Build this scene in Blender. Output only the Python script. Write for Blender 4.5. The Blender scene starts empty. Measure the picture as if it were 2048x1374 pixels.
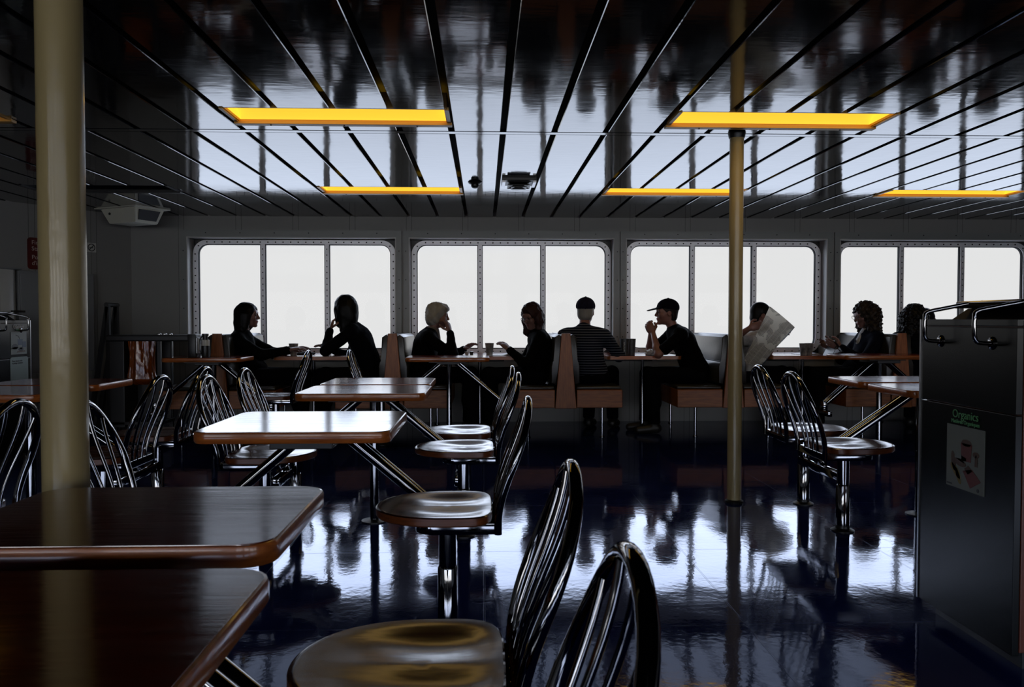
import bpy, bmesh, math, random
import numpy as np
from mathutils import Vector, Matrix, noise as mnoise
random.seed(7)
PI = math.pi
R = math.radians
SC = bpy.context.scene
COL = SC.collection
LAMP_W = .8
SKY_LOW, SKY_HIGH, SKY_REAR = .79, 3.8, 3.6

# ------------------------------------------------------------------ helpers
def link(o, parent=None):
    COL.objects.link(o)
    if parent is not None:
        o.parent = parent
    return o

def tag(o, label=None, cat=None, group=None, kind=None):
    if label: o['label'] = label
    if cat: o['category'] = cat
    if group: o['group'] = group
    if kind: o['kind'] = kind
    return o

def empty(name, loc=(0, 0, 0), rz=0.0):
    o = bpy.data.objects.new(name, None)
    o.empty_display_size = .1
    o.location = loc
    o.rotation_euler = (0, 0, rz)
    return link(o)

def obj(name, bm, mats, parent=None, smooth=False, loc=None, angle=None):
    me = bpy.data.meshes.new(name)
    bmesh.ops.recalc_face_normals(bm, faces=bm.faces[:])
    bm.to_mesh(me); bm.free()
    if not isinstance(mats, (list, tuple)): mats = [mats]
    for m in mats: me.materials.append(m)
    if smooth:
        me.polygons.foreach_set('use_smooth', [True] * len(me.polygons))
        me.set_sharp_from_angle(angle=R(angle or 40))
    o = bpy.data.objects.new(name, me)
    if loc is not None: o.location = loc
    return link(o, parent)

def dup(o, parent=None):
    c = o.copy(); COL.objects.link(c); c.parent = parent
    for ch in list(o.children): dup(ch, c)
    return c

def bx(bm, x0, x1, y0, y1, z0, z1, bev=0.0, mi=0, seg=2):
    vs = [bm.verts.new((x, y, z)) for z in (z0, z1) for y in (y0, y1) for x in (x0, x1)]
    fs = []
    for q in ((0, 2, 3, 1), (4, 5, 7, 6), (0, 1, 5, 4), (2, 6, 7, 3), (0, 4, 6, 2), (1, 3, 7, 5)):
        f = bm.faces.new([vs[i] for i in q]); f.material_index = mi; fs.append(f)
    if bev > 0:
        es = set(e for f in fs for e in f.edges)
        r = bmesh.ops.bevel(bm, geom=list(es), offset=bev, segments=seg, profile=.5, affect='EDGES')
        for f in r['faces']: f.material_index = mi
    return bm

def box(*a, **k):
    return bx(bmesh.new(), *a, **k)

def prism(bm, pts, z0, z1, bev=0.0, mi=0, seg=2, axis='z'):
    """extruded polygon; axis z: pts=(x,y); axis x: pts=(y,z); axis y: pts=(x,z)"""
    def mk(p, t):
        if axis == 'z': return (p[0], p[1], t)
        if axis == 'x': return (t, p[0], p[1])
        return (p[0], t, p[1])
    a = [bm.verts.new(mk(p, z0)) for p in pts]
    b = [bm.verts.new(mk(p, z1)) for p in pts]
    n = len(pts)
    f0 = bm.faces.new(a[::-1]); f1 = bm.faces.new(b)
    fs = [f0, f1]
    for i in range(n):
        fs.append(bm.faces.new((a[i], a[(i + 1) % n], b[(i + 1) % n], b[i])))
    for f in fs: f.material_index = mi
    if bev > 0:
        es = list(f0.edges) + list(f1.edges)
        r = bmesh.ops.bevel(bm, geom=es, offset=bev, segments=seg, profile=.5, affect='EDGES')
        for f in r['faces']: f.material_index = mi
    return bm

def rrect(x0, x1, y0, y1, r, n=6):
    pts = []
    for cx, cy, a0 in ((x1 - r, y0 + r, -90), (x1 - r, y1 - r, 0), (x0 + r, y1 - r, 90), (x0 + r, y0 + r, 180)):
        for i in range(n + 1):
            a = R(a0 + 90 * i / n)
            pts.append((cx + r * math.cos(a), cy + r * math.sin(a)))
    return pts

def ring_prism(bm, outer, inner, z0, z1, mi=0, axis='z'):
    def mk(p, t):
        if axis == 'z': return (p[0], p[1], t)
        if axis == 'x': return (t, p[0], p[1])
        return (p[0], t, p[1])
    n = len(outer)
    L = [[bm.verts.new(mk(p, t)) for p in s] for s in (outer, inner) for t in (z0, z1)]
    o0, o1, i0, i1 = L
    for k in range(n):
        j = (k + 1) % n
        for q in ((o0[k], o0[j], o1[j], o1[k]), (i0[k], i1[k], i1[j], i0[j]), (o0[k], i0[k], i0[j], o0[j]), (o1[k], o1[j], i1[j], i1[k])):
            f = bm.faces.new(q); f.material_index = mi
    return bm

def tube(bm, pts, r, n=10, mi=0, closed=False):
    P = [Vector(p) for p in pts]
    m = len(P)
    rr = r if isinstance(r, (list, tuple)) else [r] * m
    up = None; rings = []
    for i in range(m):
        if closed: t = P[(i + 1) % m] - P[i - 1]
        else: t = P[min(i + 1, m - 1)] - P[max(i - 1, 0)]
        t.normalize()
        if up is None:
            up = t.orthogonal().normalized()
        else:
            up = (up - t * up.dot(t))
            if up.length < 1e-6: up = t.orthogonal()
            up.normalize()
        s = t.cross(up)
        rings.append([bm.verts.new(P[i] + (up * math.cos(2 * PI * k / n) + s * math.sin(2 * PI * k / n)) * rr[i]) for k in range(n)])
    for i in range(m if closed else m - 1):
        a, b = rings[i], rings[(i + 1) % m]
        for k in range(n):
            f = bm.faces.new((a[k], a[(k + 1) % n], b[(k + 1) % n], b[k])); f.material_index = mi
    if not closed:
        for g in (rings[0][::-1], rings[-1]):
            f = bm.faces.new(g); f.material_index = mi
    return bm

def lathe(bm, prof, n=24, c=(0, 0, 0), mi=0, axis='z'):
    rings = []
    for r, z in prof:
        ring = []
        for k in range(n):
            a = 2 * PI * k / n
            p = (r * math.cos(a), r * math.sin(a), z)
            if axis == 'x': p = (p[2], p[0], p[1])
            if axis == 'y': p = (p[0], p[2], p[1])
            ring.append(bm.verts.new((c[0] + p[0], c[1] + p[1], c[2] + p[2])))
        rings.append(ring)
    for a, b in zip(rings, rings[1:]):
        for k in range(n):
            f = bm.faces.new((a[k], a[(k + 1) % n], b[(k + 1) % n], b[k])); f.material_index = mi
    for g in (rings[0][::-1], rings[-1]):
        f = bm.faces.new(g); f.material_index = mi
    return bm

def smoothpath(pts, sub=6):
    P = [Vector(p) for p in pts]
    out = []
    for i in range(len(P) - 1):
        p0 = P[max(i - 1, 0)]; p1 = P[i]; p2 = P[i + 1]; p3 = P[min(i + 2, len(P) - 1)]
        for k in range(sub):
            t = k / sub
            out.append(.5 * ((2 * p1) + (p2 - p0) * t + (2 * p0 - 5 * p1 + 4 * p2 - p3) * t * t + (3 * p1 - p0 - 3 * p2 + p3) * t ** 3))
    out.append(P[-1])
    return out

def text(name, body, size, mat, parent, loc, rot, align='LEFT', ext=.0006, space=1.0, line=1.0):
    cu = bpy.data.curves.new(name, 'FONT')
    cu.body = body; cu.size = size; cu.extrude = ext; cu.align_x = align
    cu.space_character = space; cu.space_line = line; cu.resolution_u = 3
    t = bpy.data.objects.new(name, cu); COL.objects.link(t)
    bpy.context.view_layer.update()
    me = bpy.data.meshes.new_from_object(t.evaluated_get(bpy.context.evaluated_depsgraph_get()))
    bpy.data.objects.remove(t); bpy.data.curves.remove(cu)
    me.materials.clear(); me.materials.append(mat)
    o = bpy.data.objects.new(name, me)
    o.location = loc; o.rotation_euler = rot
    return link(o, parent)

# ------------------------------------------------------------------ materials
def M(name, col, rough=.5, metal=0.0, ior=1.5, spec=.5, var=None, bump=None, bump2=None, coat=0.0, emit=None, trans=0.0, alpha=None, rvar=None):
    m = bpy.data.materials.new(name); m.use_nodes = True
    nt = m.node_tree; N = nt.nodes; L = nt.links
    b = N['Principled BSDF']
    b.inputs['Base Color'].default_value = (*col, 1)
    b.inputs['Roughness'].default_value = rough
    b.inputs['Metallic'].default_value = metal
    b.inputs['IOR'].default_value = ior
    b.inputs['Specular IOR Level'].default_value = spec
    b.inputs['Coat Weight'].default_value = coat
    b.inputs['Coat Roughness'].default_value = .06
    b.inputs['Transmission Weight'].default_value = trans
    if alpha is not None: b.inputs['Alpha'].default_value = alpha
    tc = None
    def coords(st):
        nonlocal tc
        if tc is None: tc = N.new('ShaderNodeTexCoord')
        mp = N.new('ShaderNodeMapping'); mp.inputs['Scale'].default_value = st
        L.new(tc.outputs['Object'], mp.inputs['Vector'])
        return mp.outputs['Vector']
    if var:
        sc, c2, st = var[:3]
        n = N.new('ShaderNodeTexNoise'); n.inputs['Scale'].default_value = sc; n.inputs['Detail'].default_value = 5
        L.new(coords(st), n.inputs['Vector'])
        r = N.new('ShaderNodeValToRGB')
        r.color_ramp.elements[0].position = .35; r.color_ramp.elements[1].position = .68
        r.color_ramp.elements[0].color = (*col, 1); r.color_ramp.elements[1].color = (*c2, 1)
        L.new(n.outputs['Fac'], r.inputs['Fac']); L.new(r.outputs['Color'], b.inputs['Base Color'])
    if rvar:
        sc, lo, hi, st = rvar
        n = N.new('ShaderNodeTexNoise'); n.inputs['Scale'].default_value = sc; n.inputs['Detail'].default_value = 4
        L.new(coords(st), n.inputs['Vector'])
        r = N.new('ShaderNodeMapRange'); r.inputs['From Min'].default_value = .3; r.inputs['From Max'].default_value = .7
        r.inputs['To Min'].default_value = lo; r.inputs['To Max'].default_value = hi
        L.new(n.outputs['Fac'], r.inputs['Value']); L.new(r.outputs['Result'], b.inputs['Roughness'])
    prev = None
    for bb in (bump, bump2):
        if bb:
            sc, stg, st = bb
            n = N.new('ShaderNodeTexNoise'); n.inputs['Scale'].default_value = sc; n.inputs['Detail'].default_value = 3
            L.new(coords(st), n.inputs['Vector'])
            bp = N.new('ShaderNodeBump'); bp.inputs['Strength'].default_value = 1.0; bp.inputs['Distance'].default_value = stg
            L.new(n.outputs['Fac'], bp.inputs['Height'])
            if prev: L.new(prev.outputs['Normal'], bp.inputs['Normal'])
            prev = bp
    if prev: L.new(prev.outputs['Normal'], b.inputs['Normal'])
    if emit:
        b.inputs['Emission Color'].default_value = (*emit[0], 1); b.inputs['Emission Strength'].default_value = emit[1]
    return m

CHROME = M('chrome', (.26, .26, .27), .06, 1.0)
STEEL = M('brushed_steel', (.42, .42, .44), .32, 1.0)
TABLEWOOD = M('table_laminate', (.17, .020, .006), .2, ior=2.3, var=(5, (.09, .012, .004), (1.2, 9, 9)), bump=(7, .00012, (.8, 16, 10)), rvar=(5, .10, .16, (.8, 14, 10)))
EDGEWOOD = M('oiled_wood_edge', (.48, .14, .026), .28, var=(6, (.30, .075, .014), (1.2, 9, 20)), coat=.5)
SEATEDGE = M('seat_wood_edge', (.19, .05, .012), .3, var=(6, (.11, .028, .007), (1.2, 9, 20)))
SEATWOOD = M('seat_laminate', (.05, .012, .006), .19, ior=1.9, var=(6, (.04, .012, .006), (1.2, 9, 9)), bump=(7, .0006, (.8, 3, 3)))
BENCHWOOD = M('bench_oak', (.36, .115, .028), .42, var=(7, (.20, .06, .014), (9, 9, 1.3)))
BENCHWOODH = M('bench_oak_flat', (.36, .115, .028), .42, var=(7, (.20, .06, .014), (1.3, 9, 11)))
VINYL = M('bench_vinyl', (.03, .028, .025), .3, bump=(60, .0006, (1, 1, 1)))
CREAM = M('cream_gloss_paint', (.40, .32, .16), .2, bump=(26, .0016, (1, 1, .5)))
WALLM = M('wall_laminate', (.27, .27, .27), .5, bump=(120, .0003, (1, 1, .2)))
TRIMGREY = M('grey_trim_paint', (.25, .265, .27), .35)
ALU = M('window_aluminium', (.78, .78, .82), .4, .3)
BOLT = M('dark_bolt', (.03, .03, .035), .4, .6)
RUBBER = M('black_rubber', (.006, .006, .006), .6, spec=.15)
BLACKGLOSS = M('black_gloss_laminate', (.003, .0045, .005), .25, spec=.3)
BLACKPL = M('black_plastic', (.012, .012, .014), .4)
DARKMET = M('dark_metal', (.03, .03, .032), .4, .5)
WHITEPL = M('white_plastic', (.55, .55, .53), .4)
OFFWHITE = M('offwhite_enamel', (.66, .66, .58), .4)
WHITEPAINT = M('white_paint', (.5, .5, .5), .4)
GREYENAMEL = M('grey_enamel', (.22, .23, .25), .4)
REDSIGN = M('red_sign', (.10, .007, .008), .4)
LETTERW = M('pale_lettering', (.62, .55, .52), .5)
LETTERG = M('green_lettering', (.12, .42, .16), .5)
LETTERD = M('dark_lettering', (.02, .02, .025), .5)
POSTER = M('poster_paper', (.20, .22, .20), .5)
NOTICE = M('notice_paper', (.26, .33, .31), .5)
DARKWOOD = M('dark_red_wood', (.14, .028, .012), .35, var=(5, (.09, .018, .008), (9, 9, 1.2)))
AMBER = M('amber_film', (.26, .055, .006), .16, bump=(10, .02, (1.6, 1.6, .5)), coat=.6)
PAPER = M('white_paper', (.62, .62, .6), .6)
LAMP = M('lamp_diffuser', (.8, .5, .1), .5, emit=((1.0, .61, .045), 1.0))
LAMPDIM = M('lamp_diffuser_dim', (.5, .3, .08), .5, emit=((1.0, .5, .03), .12))
LAMPOFF = M('lamp_diffuser_unlit', (.02, .02, .02), .5)
LAMPFRAMELIT = M('lamp_frame_lit', (.62, .33, .07), .4)  # lamp glow put into the frame colour; the unlit fitting gets black
DARKVOID = M('dark_plenum', (.006, .006, .007), .8)
SKIN = M('skin', (.20, .10, .085), .5)
SKIN2 = M('skin_ruddy', (.24, .105, .085), .5)
LIPS = M('lips', (.24, .08, .075), .45)
EYE = M('eye', (.05, .04, .04), .2)
PLASTICWRAP = M('clear_wrap', (.6, .62, .66), .15, bump=(40, .01, (1, 1, 1)))
DENIM = M('dark_trousers', (.003, .0035, .006), .9, spec=.06)
SHOE = M('black_shoe', (.012, .011, .01), .5)

def cloth(name, c, c2=None):
    return M(name, c, .9, spec=.06, var=(30, c2 or tuple(x * .7 for x in c), (1, 1, 1)), bump=(90, .001, (1, 1, 1)))

def hairmat(name, c, c2):
    return M(name, c, .5, spec=.15, var=(14, c2, (1, 1, .12)), bump=(40, .004, (1, 1, .12)))

# ceiling metal: faint ribs along the planks, gently dished
def ceiling_mat():
    m = M('ceiling_metal', (.015, .016, .018), .08, 0.0, ior=2.3, bump=(1.3, .0022, (2.2, 1, 1)), bump2=(7, .0003, (1, 3.5, 1)), rvar=(3, .05, .10, (1, 1, 1)))
    return m
CEILM = ceiling_mat()

def floor_mat():
    m = bpy.data.materials.new('blue_vinyl_floor'); m.use_nodes = True
    nt = m.node_tree; N = nt.nodes; L = nt.links
    b = N['Principled BSDF']
    tc = N.new('ShaderNodeTexCoord')
    n1 = N.new('ShaderNodeTexNoise'); n1.inputs['Scale'].default_value = 2.2; n1.inputs['Detail'].default_value = 6
    L.new(tc.outputs['Object'], n1.inputs['Vector'])
    r = N.new('ShaderNodeValToRGB')
    r.color_ramp.elements[0].position = .3; r.color_ramp.elements[1].position = .75
    r.color_ramp.elements[0].color = (.006, .011, .075, 1); r.color_ramp.elements[1].color = (.013, .025, .13, 1)
    L.new(n1.outputs['Fac'], r.inputs['Fac'])
    br = N.new('ShaderNodeTexBrick'); br.inputs['Scale'].default_value = 1.0
    br.inputs['Brick Width'].default_value = .92; br.inputs['Row Height'].default_value = .92; br.offset = 0.0
    br.inputs['Mortar Size'].default_value = .0035; br.inputs['Mortar Smooth'].default_value = .3
    br.inputs['Color1'].default_value = (1, 1, 1, 1); br.inputs['Color2'].default_value = (1, 1, 1, 1); br.inputs['Mortar'].default_value = (0, 0, 0, 1)
    L.new(tc.outputs['Object'], br.inputs['Vector'])
    L.new(r.outputs['Color'], b.inputs['Base Color'])
    rm = N.new('ShaderNodeMapRange'); rm.inputs['From Min'].default_value = .3; rm.inputs['From Max'].default_value = .7
    rm.inputs['To Min'].default_value = .035; rm.inputs['To Max'].default_value = .09
    L.new(n1.outputs['Fac'], rm.inputs['Value']); L.new(rm.outputs['Result'], b.inputs['Roughness'])
    b.inputs['IOR'].default_value = 2.1
    b.inputs['Specular Tint'].default_value = (.52, .64, 1.0, 1)
    def bump(h, d, prev):
        bp = N.new('ShaderNodeBump'); bp.inputs['Distance'].default_value = d
        L.new(h, bp.inputs['Height'])
        if prev: L.new(prev.outputs['Normal'], bp.inputs['Normal'])
        return bp
    n2 = N.new('ShaderNodeTexNoise'); n2.inputs['Scale'].default_value = 2.0; n2.inputs['Detail'].default_value = 2
    L.new(tc.outputs['Object'], n2.inputs['Vector'])
    n3 = N.new('ShaderNodeTexNoise'); n3.inputs['Scale'].default_value = 34; n3.inputs['Detail'].default_value = 3
    L.new(tc.outputs['Object'], n3.inputs['Vector'])
    p = bump(n2.outputs['Fac'], .003, None)
    p = bump(n3.outputs['Fac'], .00025, p)
    p = bump(br.outputs['Color'], .0015, p)
    L.new(p.outputs['Normal'], b.inputs['Normal'])
    return m
FLOORM = floor_mat()

def wall_mat():
    """laminate with pairs of vertical panel joints every 0.59 m along local x"""
    m = M('wall_panel', (.27, .27, .27), .5)
    nt = m.node_tree; N = nt.nodes; L = nt.links; b = N['Principled BSDF']
    tc = N.new('ShaderNodeTexCoord'); sp = N.new('ShaderNodeSeparateXYZ'); L.new(tc.outputs['Object'], sp.inputs[0])
    def mth(op, a, v=None):
        n = N.new('ShaderNodeMath'); n.operation = op
        L.new(a, n.inputs[0])
        if v is not None: n.inputs[1].default_value = v
        return n.outputs[0]
    x = mth('MULTIPLY', sp.outputs['X'], 1 / .59)
    fr = mth('FRACT', mth('ADD', x, 100.63))
    a = mth('LESS_THAN', mth('ABSOLUTE', mth('SUBTRACT', fr, .25)), .0035)
    c = mth('LESS_THAN', mth('ABSOLUTE', mth('SUBTRACT', fr, .345)), .0035)
    ad = N.new('ShaderNodeMath'); ad.operation = 'MAXIMUM'; L.new(a, ad.inputs[0]); L.new(c, ad.inputs[1])
    mx = N.new('ShaderNodeMix'); mx.data_type = 'RGBA'
    mx.inputs[6].default_value = (.27, .27, .27, 1); mx.inputs[7].default_value = (.08, .08, .08, 1)
    L.new(ad.outputs[0], mx.inputs[0]); L.new(mx.outputs[2], b.inputs['Base Color'])
    return m
WALLP = wall_mat()

def glass_mat():
    m = bpy.data.materials.new('window_glass'); m.use_nodes = True
    nt = m.node_tree; N = nt.nodes; L = nt.links
    N.remove(N['Principled BSDF']); out = N['Material Output']
    t = N.new('ShaderNodeBsdfTransparent'); t.inputs[0].default_value = (.98, .985, .985, 1)
    g = N.new('ShaderNodeBsdfGlossy'); g.inputs['Roughness'].default_value = .02
    fr = N.new('ShaderNodeFresnel'); fr.inputs['IOR'].default_value = 1.15
    mx = N.new('ShaderNodeMixShader'); L.new(fr.outputs[0], mx.inputs[0]); L.new(t.outputs[0], mx.inputs[1]); L.new(g.outputs[0], mx.inputs[2])
    L.new(mx.outputs[0], out.inputs['Surface'])
    return m
GLASS = glass_mat()

def newsprint(name='newsprint', scale=1.0):
    m = M(name, (.8, .77, .70), .7)
    nt = m.node_tree; N = nt.nodes; L = nt.links; b = N['Principled BSDF']
    tc = N.new('ShaderNodeTexCoord')
    br = N.new('ShaderNodeTexBrick'); br.inputs['Scale'].default_value = 1.0
    br.inputs['Brick Width'].default_value = .062; br.inputs['Row Height'].default_value = .009; br.offset = 0.0
    br.inputs['Mortar Size'].default_value = .0032; br.inputs['Mortar Smooth'].default_value = .6
    br.inputs['Color1'].default_value = (.10, .10, .095, 1); br.inputs['Color2'].default_value = (.30, .29, .27, 1)
    br.inputs['Mortar'].default_value = (.8, .77, .70, 1)
    L.new(tc.outputs['Object'], br.inputs['Vector'])
    n = N.new('ShaderNodeTexNoise'); n.inputs['Scale'].default_value = 9
    L.new(tc.outputs['Object'], n.inputs['Vector'])
    r = N.new('ShaderNodeValToRGB'); r.color_ramp.interpolation = 'CONSTANT'
    r.color_ramp.elements[0].position = 0; r.color_ramp.elements[0].color = (1, 1, 1, 1)
    r.color_ramp.elements[1].position = .57; r.color_ramp.elements[1].color = (0, 0, 0, 1)
    L.new(n.outputs['Fac'], r.inputs['Fac'])
    mx = N.new('ShaderNodeMix'); mx.data_type = 'RGBA'
    mx.inputs[6].default_value = (.8, .77, .70, 1)
    L.new(r.outputs['Color'], mx.inputs[0]); L.new(br.outputs['Color'], mx.inputs[7]); L.new(mx.outputs[2], b.inputs['Base Color'])
    return m
NEWS = newsprint()
NEWSBLUE = M('blue_advert_page', (.06, .13, .22), .6, var=(14, (.3, .33, .36), (1, 1, 1)))

# ------------------------------------------------------------------ room
CZ = 2.16                      # ceiling height
WY = 8.46                      # inner face of the window wall
XL, XR, YB = -7.2, 8.9, -6.0
CX, = (-3.66,)                 # corner of the window wall and the slanting left wall

def struct(name, bm, mats, parent=None, **k):
    o = obj(name, bm, mats, parent, **k)
    if parent is None: o['kind'] = 'structure'
    return o

struct('floor', box(XL - .2, XR + .2, YB - .2, 9.1, -.1, 0), FLOORM)

# lamps sit in the ceiling in a regular grid: rows along X, every 2.37 m
PITCH = .2965
X0 = -.1755
lamp_rows = [(4.17, 4.47), (6.58, 6.87)]
lamp_cols = [X0 - 4 * PITCH + k * 8 * PITCH for k in (-1, 0, 1, 2)]
LW = 4 * PITCH

bm = bmesh.new()
n0 = int((XL - X0) / PITCH) - 1
n1 = int((XR - X0) / PITCH) + 1
for i in range(n0, n1 + 1):
    xa, xb = X0 + i * PITCH + .006, X0 + (i + 1) * PITCH - .026
    xm = (xa + xb) / 2
    cuts = []
    for ra, rb in lamp_rows:
        for cx in lamp_cols:
            if cx - .02 < xm < cx + LW + .02: cuts.append((ra, rb))
    ys = [YB]
    for a, b_ in sorted(cuts): ys += [a, b_]
    ys.append(WY)
    for a, b_ in zip(ys[0::2], ys[1::2]):
        for c, d in ((a, min(b_, 4.643)), (max(a, 4.717), b_)):
            if d - c > .02:
                pts = [(xa, CZ + .02), (xa, CZ + .003), (xa + .003, CZ), (xb - .003, CZ), (xb, CZ + .003), (xb, CZ + .02)]
                prism(bm, pts, c, d, axis='y')
bx(bm, XL - .2, XR + .2, YB - .2, 8.9, CZ + .12, CZ + .2, mi=1)
struct('ceiling', bm, [CEILM, DARKVOID])
struct('trim_1', box(XL, XR, 4.652, 4.708, CZ - .001, CZ + .02, bev=.003), CEILM)

# window wall with openings
WIN = [(-2.005, 1), (.295, 2), (2.585, 3), (4.885, 4), (7.18, 5)]
HW, WZ0, WZ1 = 1.085, .70, 1.945
WD = .15
def wall_with_openings(x0, x1, opens, z0, z1, y0, y1):
    bm = bmesh.new()
    bx(bm, x0, x1, y0, y1, 0, z0)
    bx(bm, x0, x1, y0, y1, z1, CZ + .12)
    xs = [x0]
    for a, b_ in opens: xs += [a, b_]
    xs.append(x1)
    for a, b_ in zip(xs[0::2], xs[1::2]): bx(bm, a, b_, y0, y1, z0, z1)
    return bm
struct('wall_back', wall_with_openings(CX - .15, XR + .2, [(c - HW, c + HW) for c, _ in WIN], WZ0, WZ1, WY, WY + .2), WALLP)

def window(cx, n):
    root = empty('window_%d' % n, (cx, WY, 0)); root['kind'] = 'structure'
    # painted casing round the opening, on the room side
    o = rrect(-HW - .055, HW + .055, WZ0 - .05, WZ1 + .07, .004, 1)
    i = rrect(-HW, HW, WZ0, WZ1, .004, 1)
    c = obj('window_casing', ring_prism(bmesh.new(), o, i, -.018, .0, axis='y'), TRIMGREY, root)
    # reveal lining
    o = rrect(-HW, HW, WZ0, WZ1, .004, 1); i = rrect(-HW + .012, HW - .012, WZ0 + .012, WZ1 - .012, .004, 1)
    obj('window_reveal', ring_prism(bmesh.new(), o, i, -.016, WD + .03, axis='y'), WHITEPAINT, root)
    # bolted aluminium frame with rounded corners
    w = HW - .018
    z0, z1 = WZ0 + .018, WZ1 - .02
    o = rrect(-w, w, z0, z1, .15, 8); i = rrect(-w + .055, w - .055, z0 + .055, z1 - .045, .10, 8)
    fr = obj('window_frame', ring_prism(bmesh.new(), o, i, WD - .035, WD + .02, axis='y'), ALU, root)
    # corner backing behind the rounded frame
    o = rrect(-HW + .01, HW - .01, WZ0 + .01, WZ1 - .01, .004, 8); i = rrect(-w + .03, w - .03, z0 + .03, z1 - .03, .12, 8)
    obj('backing_plate', ring_prism(bmesh.new(), o, i, WD + .021, WD + .05, axis='y'), BLACKPL, root)
    # gasket
    o = rrect(-w + .05, w - .05, z0 + .05, z1 - .04, .105, 8); i = rrect(-w + .062, w - .062, z0 + .062, z1 - .052, .094, 8)
    obj('gasket', ring_prism(bmesh.new(), o, i, WD - .02, WD + .01, axis='y'), RUBBER, root)
    # mullions
    t = (2 * w - .11) / 3
    for k in (1, 2):
        x = -w + .055 + t * k
        mu = obj('mullion', box(x - .023, x + .023, WD - .03, WD + .015, z0 + .05, z1 - .04, bev=.003), ALU, root)
        bm = bmesh.new()
        for sx in (-.0255, .0255): bx(bm, x + sx - .004, x + sx + .004, WD - .018, WD + .012, z0 + .05, z1 - .04)
        obj('gasket', bm, RUBBER, mu)
        bm = bmesh.new()
        q = z0 + .12
        while q < z1 - .08:
            lathe(bm, [(.0065, 0), (.0065, -.004), (.004, -.006)], 8, (x, WD - .03, q), axis='y'); q += .062
        obj('bolts', bm, BOLT, mu)
    bm = bmesh.new()
    def bolt(x, z): lathe(bm, [(.0075, 0), (.0075, -.005), (.004, -.007)], 8, (x, WD - .035, z), axis='y')
    m_ = int((2 * w - .3) / .078)
    for k in range(m_ + 1): bolt(-w + .15 + (2 * w - .3) * k / m_, z1 - .023); bolt(-w + .15 + (2 * w - .3) * k / m_, z0 + .025)
    m_ = int((z1 - z0 - .3) / .073)
    for k in range(m_ + 1):
        for s in (-1, 1): bolt(s * (w - .027), z0 + .15 + (z1 - z0 - .3) * k / m_)
    for sx in (-1, 1):
        for sz, zc in ((1, z1 - .15), (-1, z0 + .15)):
            a = R(45); bolt(sx * (w - .15 + .124 * math.cos(a)), zc + sz * .124 * math.sin(a))
    obj('bolts', bm, BOLT, fr)
    # casing screws
    bm = bmesh.new()
    for k in range(6): lathe(bm, [(.006, 0), (.006, -.003), (.003, -.004)], 8, (-HW + .2 + (2 * HW - .4) * k / 5, -.018, WZ1 + .04), axis='y')
    for k in range(4):
        for s in (-1, 1): lathe(bm, [(.006, 0), (.006, -.003), (.003, -.004)], 8, (s * (HW + .03), -.018, WZ0 + .2 + .3 * k), axis='y')
    obj('screws', bm, BOLT, c)
    # three panes
    for k in range(3):
        xa, xb = -w + .05 + t * k, -w + .06 + t * (k + 1)
        bm = bmesh.new()
        v = [bm.verts.new(p) for p in ((xa, WD, z0 + .045), (xb, WD, z0 + .045), (xb, WD, z1 - .035), (xa, WD, z1 - .035))]
        bm.faces.new(v)
        obj('pane', bm, GLASS, root)
for c, n in WIN: window(c, n)

# left wall: slants out from the corner, then runs back
u = Vector((-.575, -.818, 0)).normalized()
LWR = math.atan2(u.y, u.x)             # local +x runs from the corner towards the camera
wl = struct('wall_left', box(0, 6.1, 0, .2, 0, CZ + .12), WALLP, loc=(CX, WY, 0))
# outside of the room is on the right-hand side when walking along u
wl.rotation_euler = (0, 0, LWR)
wl.data.transform(Matrix.Translation((0, -.2, 0)))
p_end = Vector((CX, WY, 0)) + u * 6.0
struct('wall_left_rear', box(p_end.x - .2, p_end.x, YB, p_end.y + .1, 0, CZ + .12), WALLM)
struct('wall_right', box(XR, XR + .2, YB, WY + .2, 0, CZ + .12), WALLM)
struct('wall_rear', wall_with_openings(XL - .2, XR + .2, [(-6.3 + k * 2.5, -4.3 + k * 2.5) for k in range(6)], .8, 1.9, YB - .2, YB), WALLM)

# ------------------------------------------------------------------ ceiling lamps
def lamp(name, cx, ra, rb, dmat, label):
    root = empty(name, (cx + LW / 2, (ra + rb) / 2, CZ))
    hw, hd = LW / 2 - .02, (rb - ra) / 2
    bm = bmesh.new()      # housing: four inner walls and top
    ring_prism(bm, rrect(-hw - .005, hw + .005, -hd - .002, hd + .002, .002, 1), rrect(-hw + .01, hw - .01, -hd + .01, hd - .01, .002, 1), .0, .085)
    obj('housing', bm, LAMPFRAMELIT if dmat is not LAMPOFF else BLACKPL, root)
    bm = bmesh.new()
    bx(bm, -hw - .02, hw + .02, hd - .03, hd + .02, -.016, .0, bev=.002)
    for sx in (-1, 1): bx(bm, sx * (hw + .005) - .01, sx * (hw + .005) + .01, -hd, hd - .028, -.006, .012)
    obj('frame', bm, LAMPFRAMELIT if dmat is not LAMPOFF else BLACKPL, root)
    # curved diffuser: the trough of the fitting
    bm = bmesh.new()
    n = 10
    prof = []
    for i in range(n + 1):
        t = i / n
        y = -hd + .012 + (2 * hd - .024) * t
        prof.append((y, .012 + .06 * math.sin(PI * t) ** .6))
    rows = [[bm.verts.new((x, y, z)) for y, z in prof] for x in (-hw + .012, hw - .012)]
    for i in range(n): bm.faces.new((rows[0][i], rows[0][i + 1], rows[1][i + 1], rows[1][i]))
    for r_ in rows: bm.faces.new(r_)
    obj('diffuser', bm, dmat, root)
    bm = bmesh.new()
    for k in (-1, 0, 1): lathe(bm, [(.005, -.016), (.004, -.02)], 8, (k * .4, hd + .0, 0))
    obj('screws', bm, BOLT, root)
    tag(root, label, 'ceiling light', 'recessed ceiling light fittings')
    return root
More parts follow.
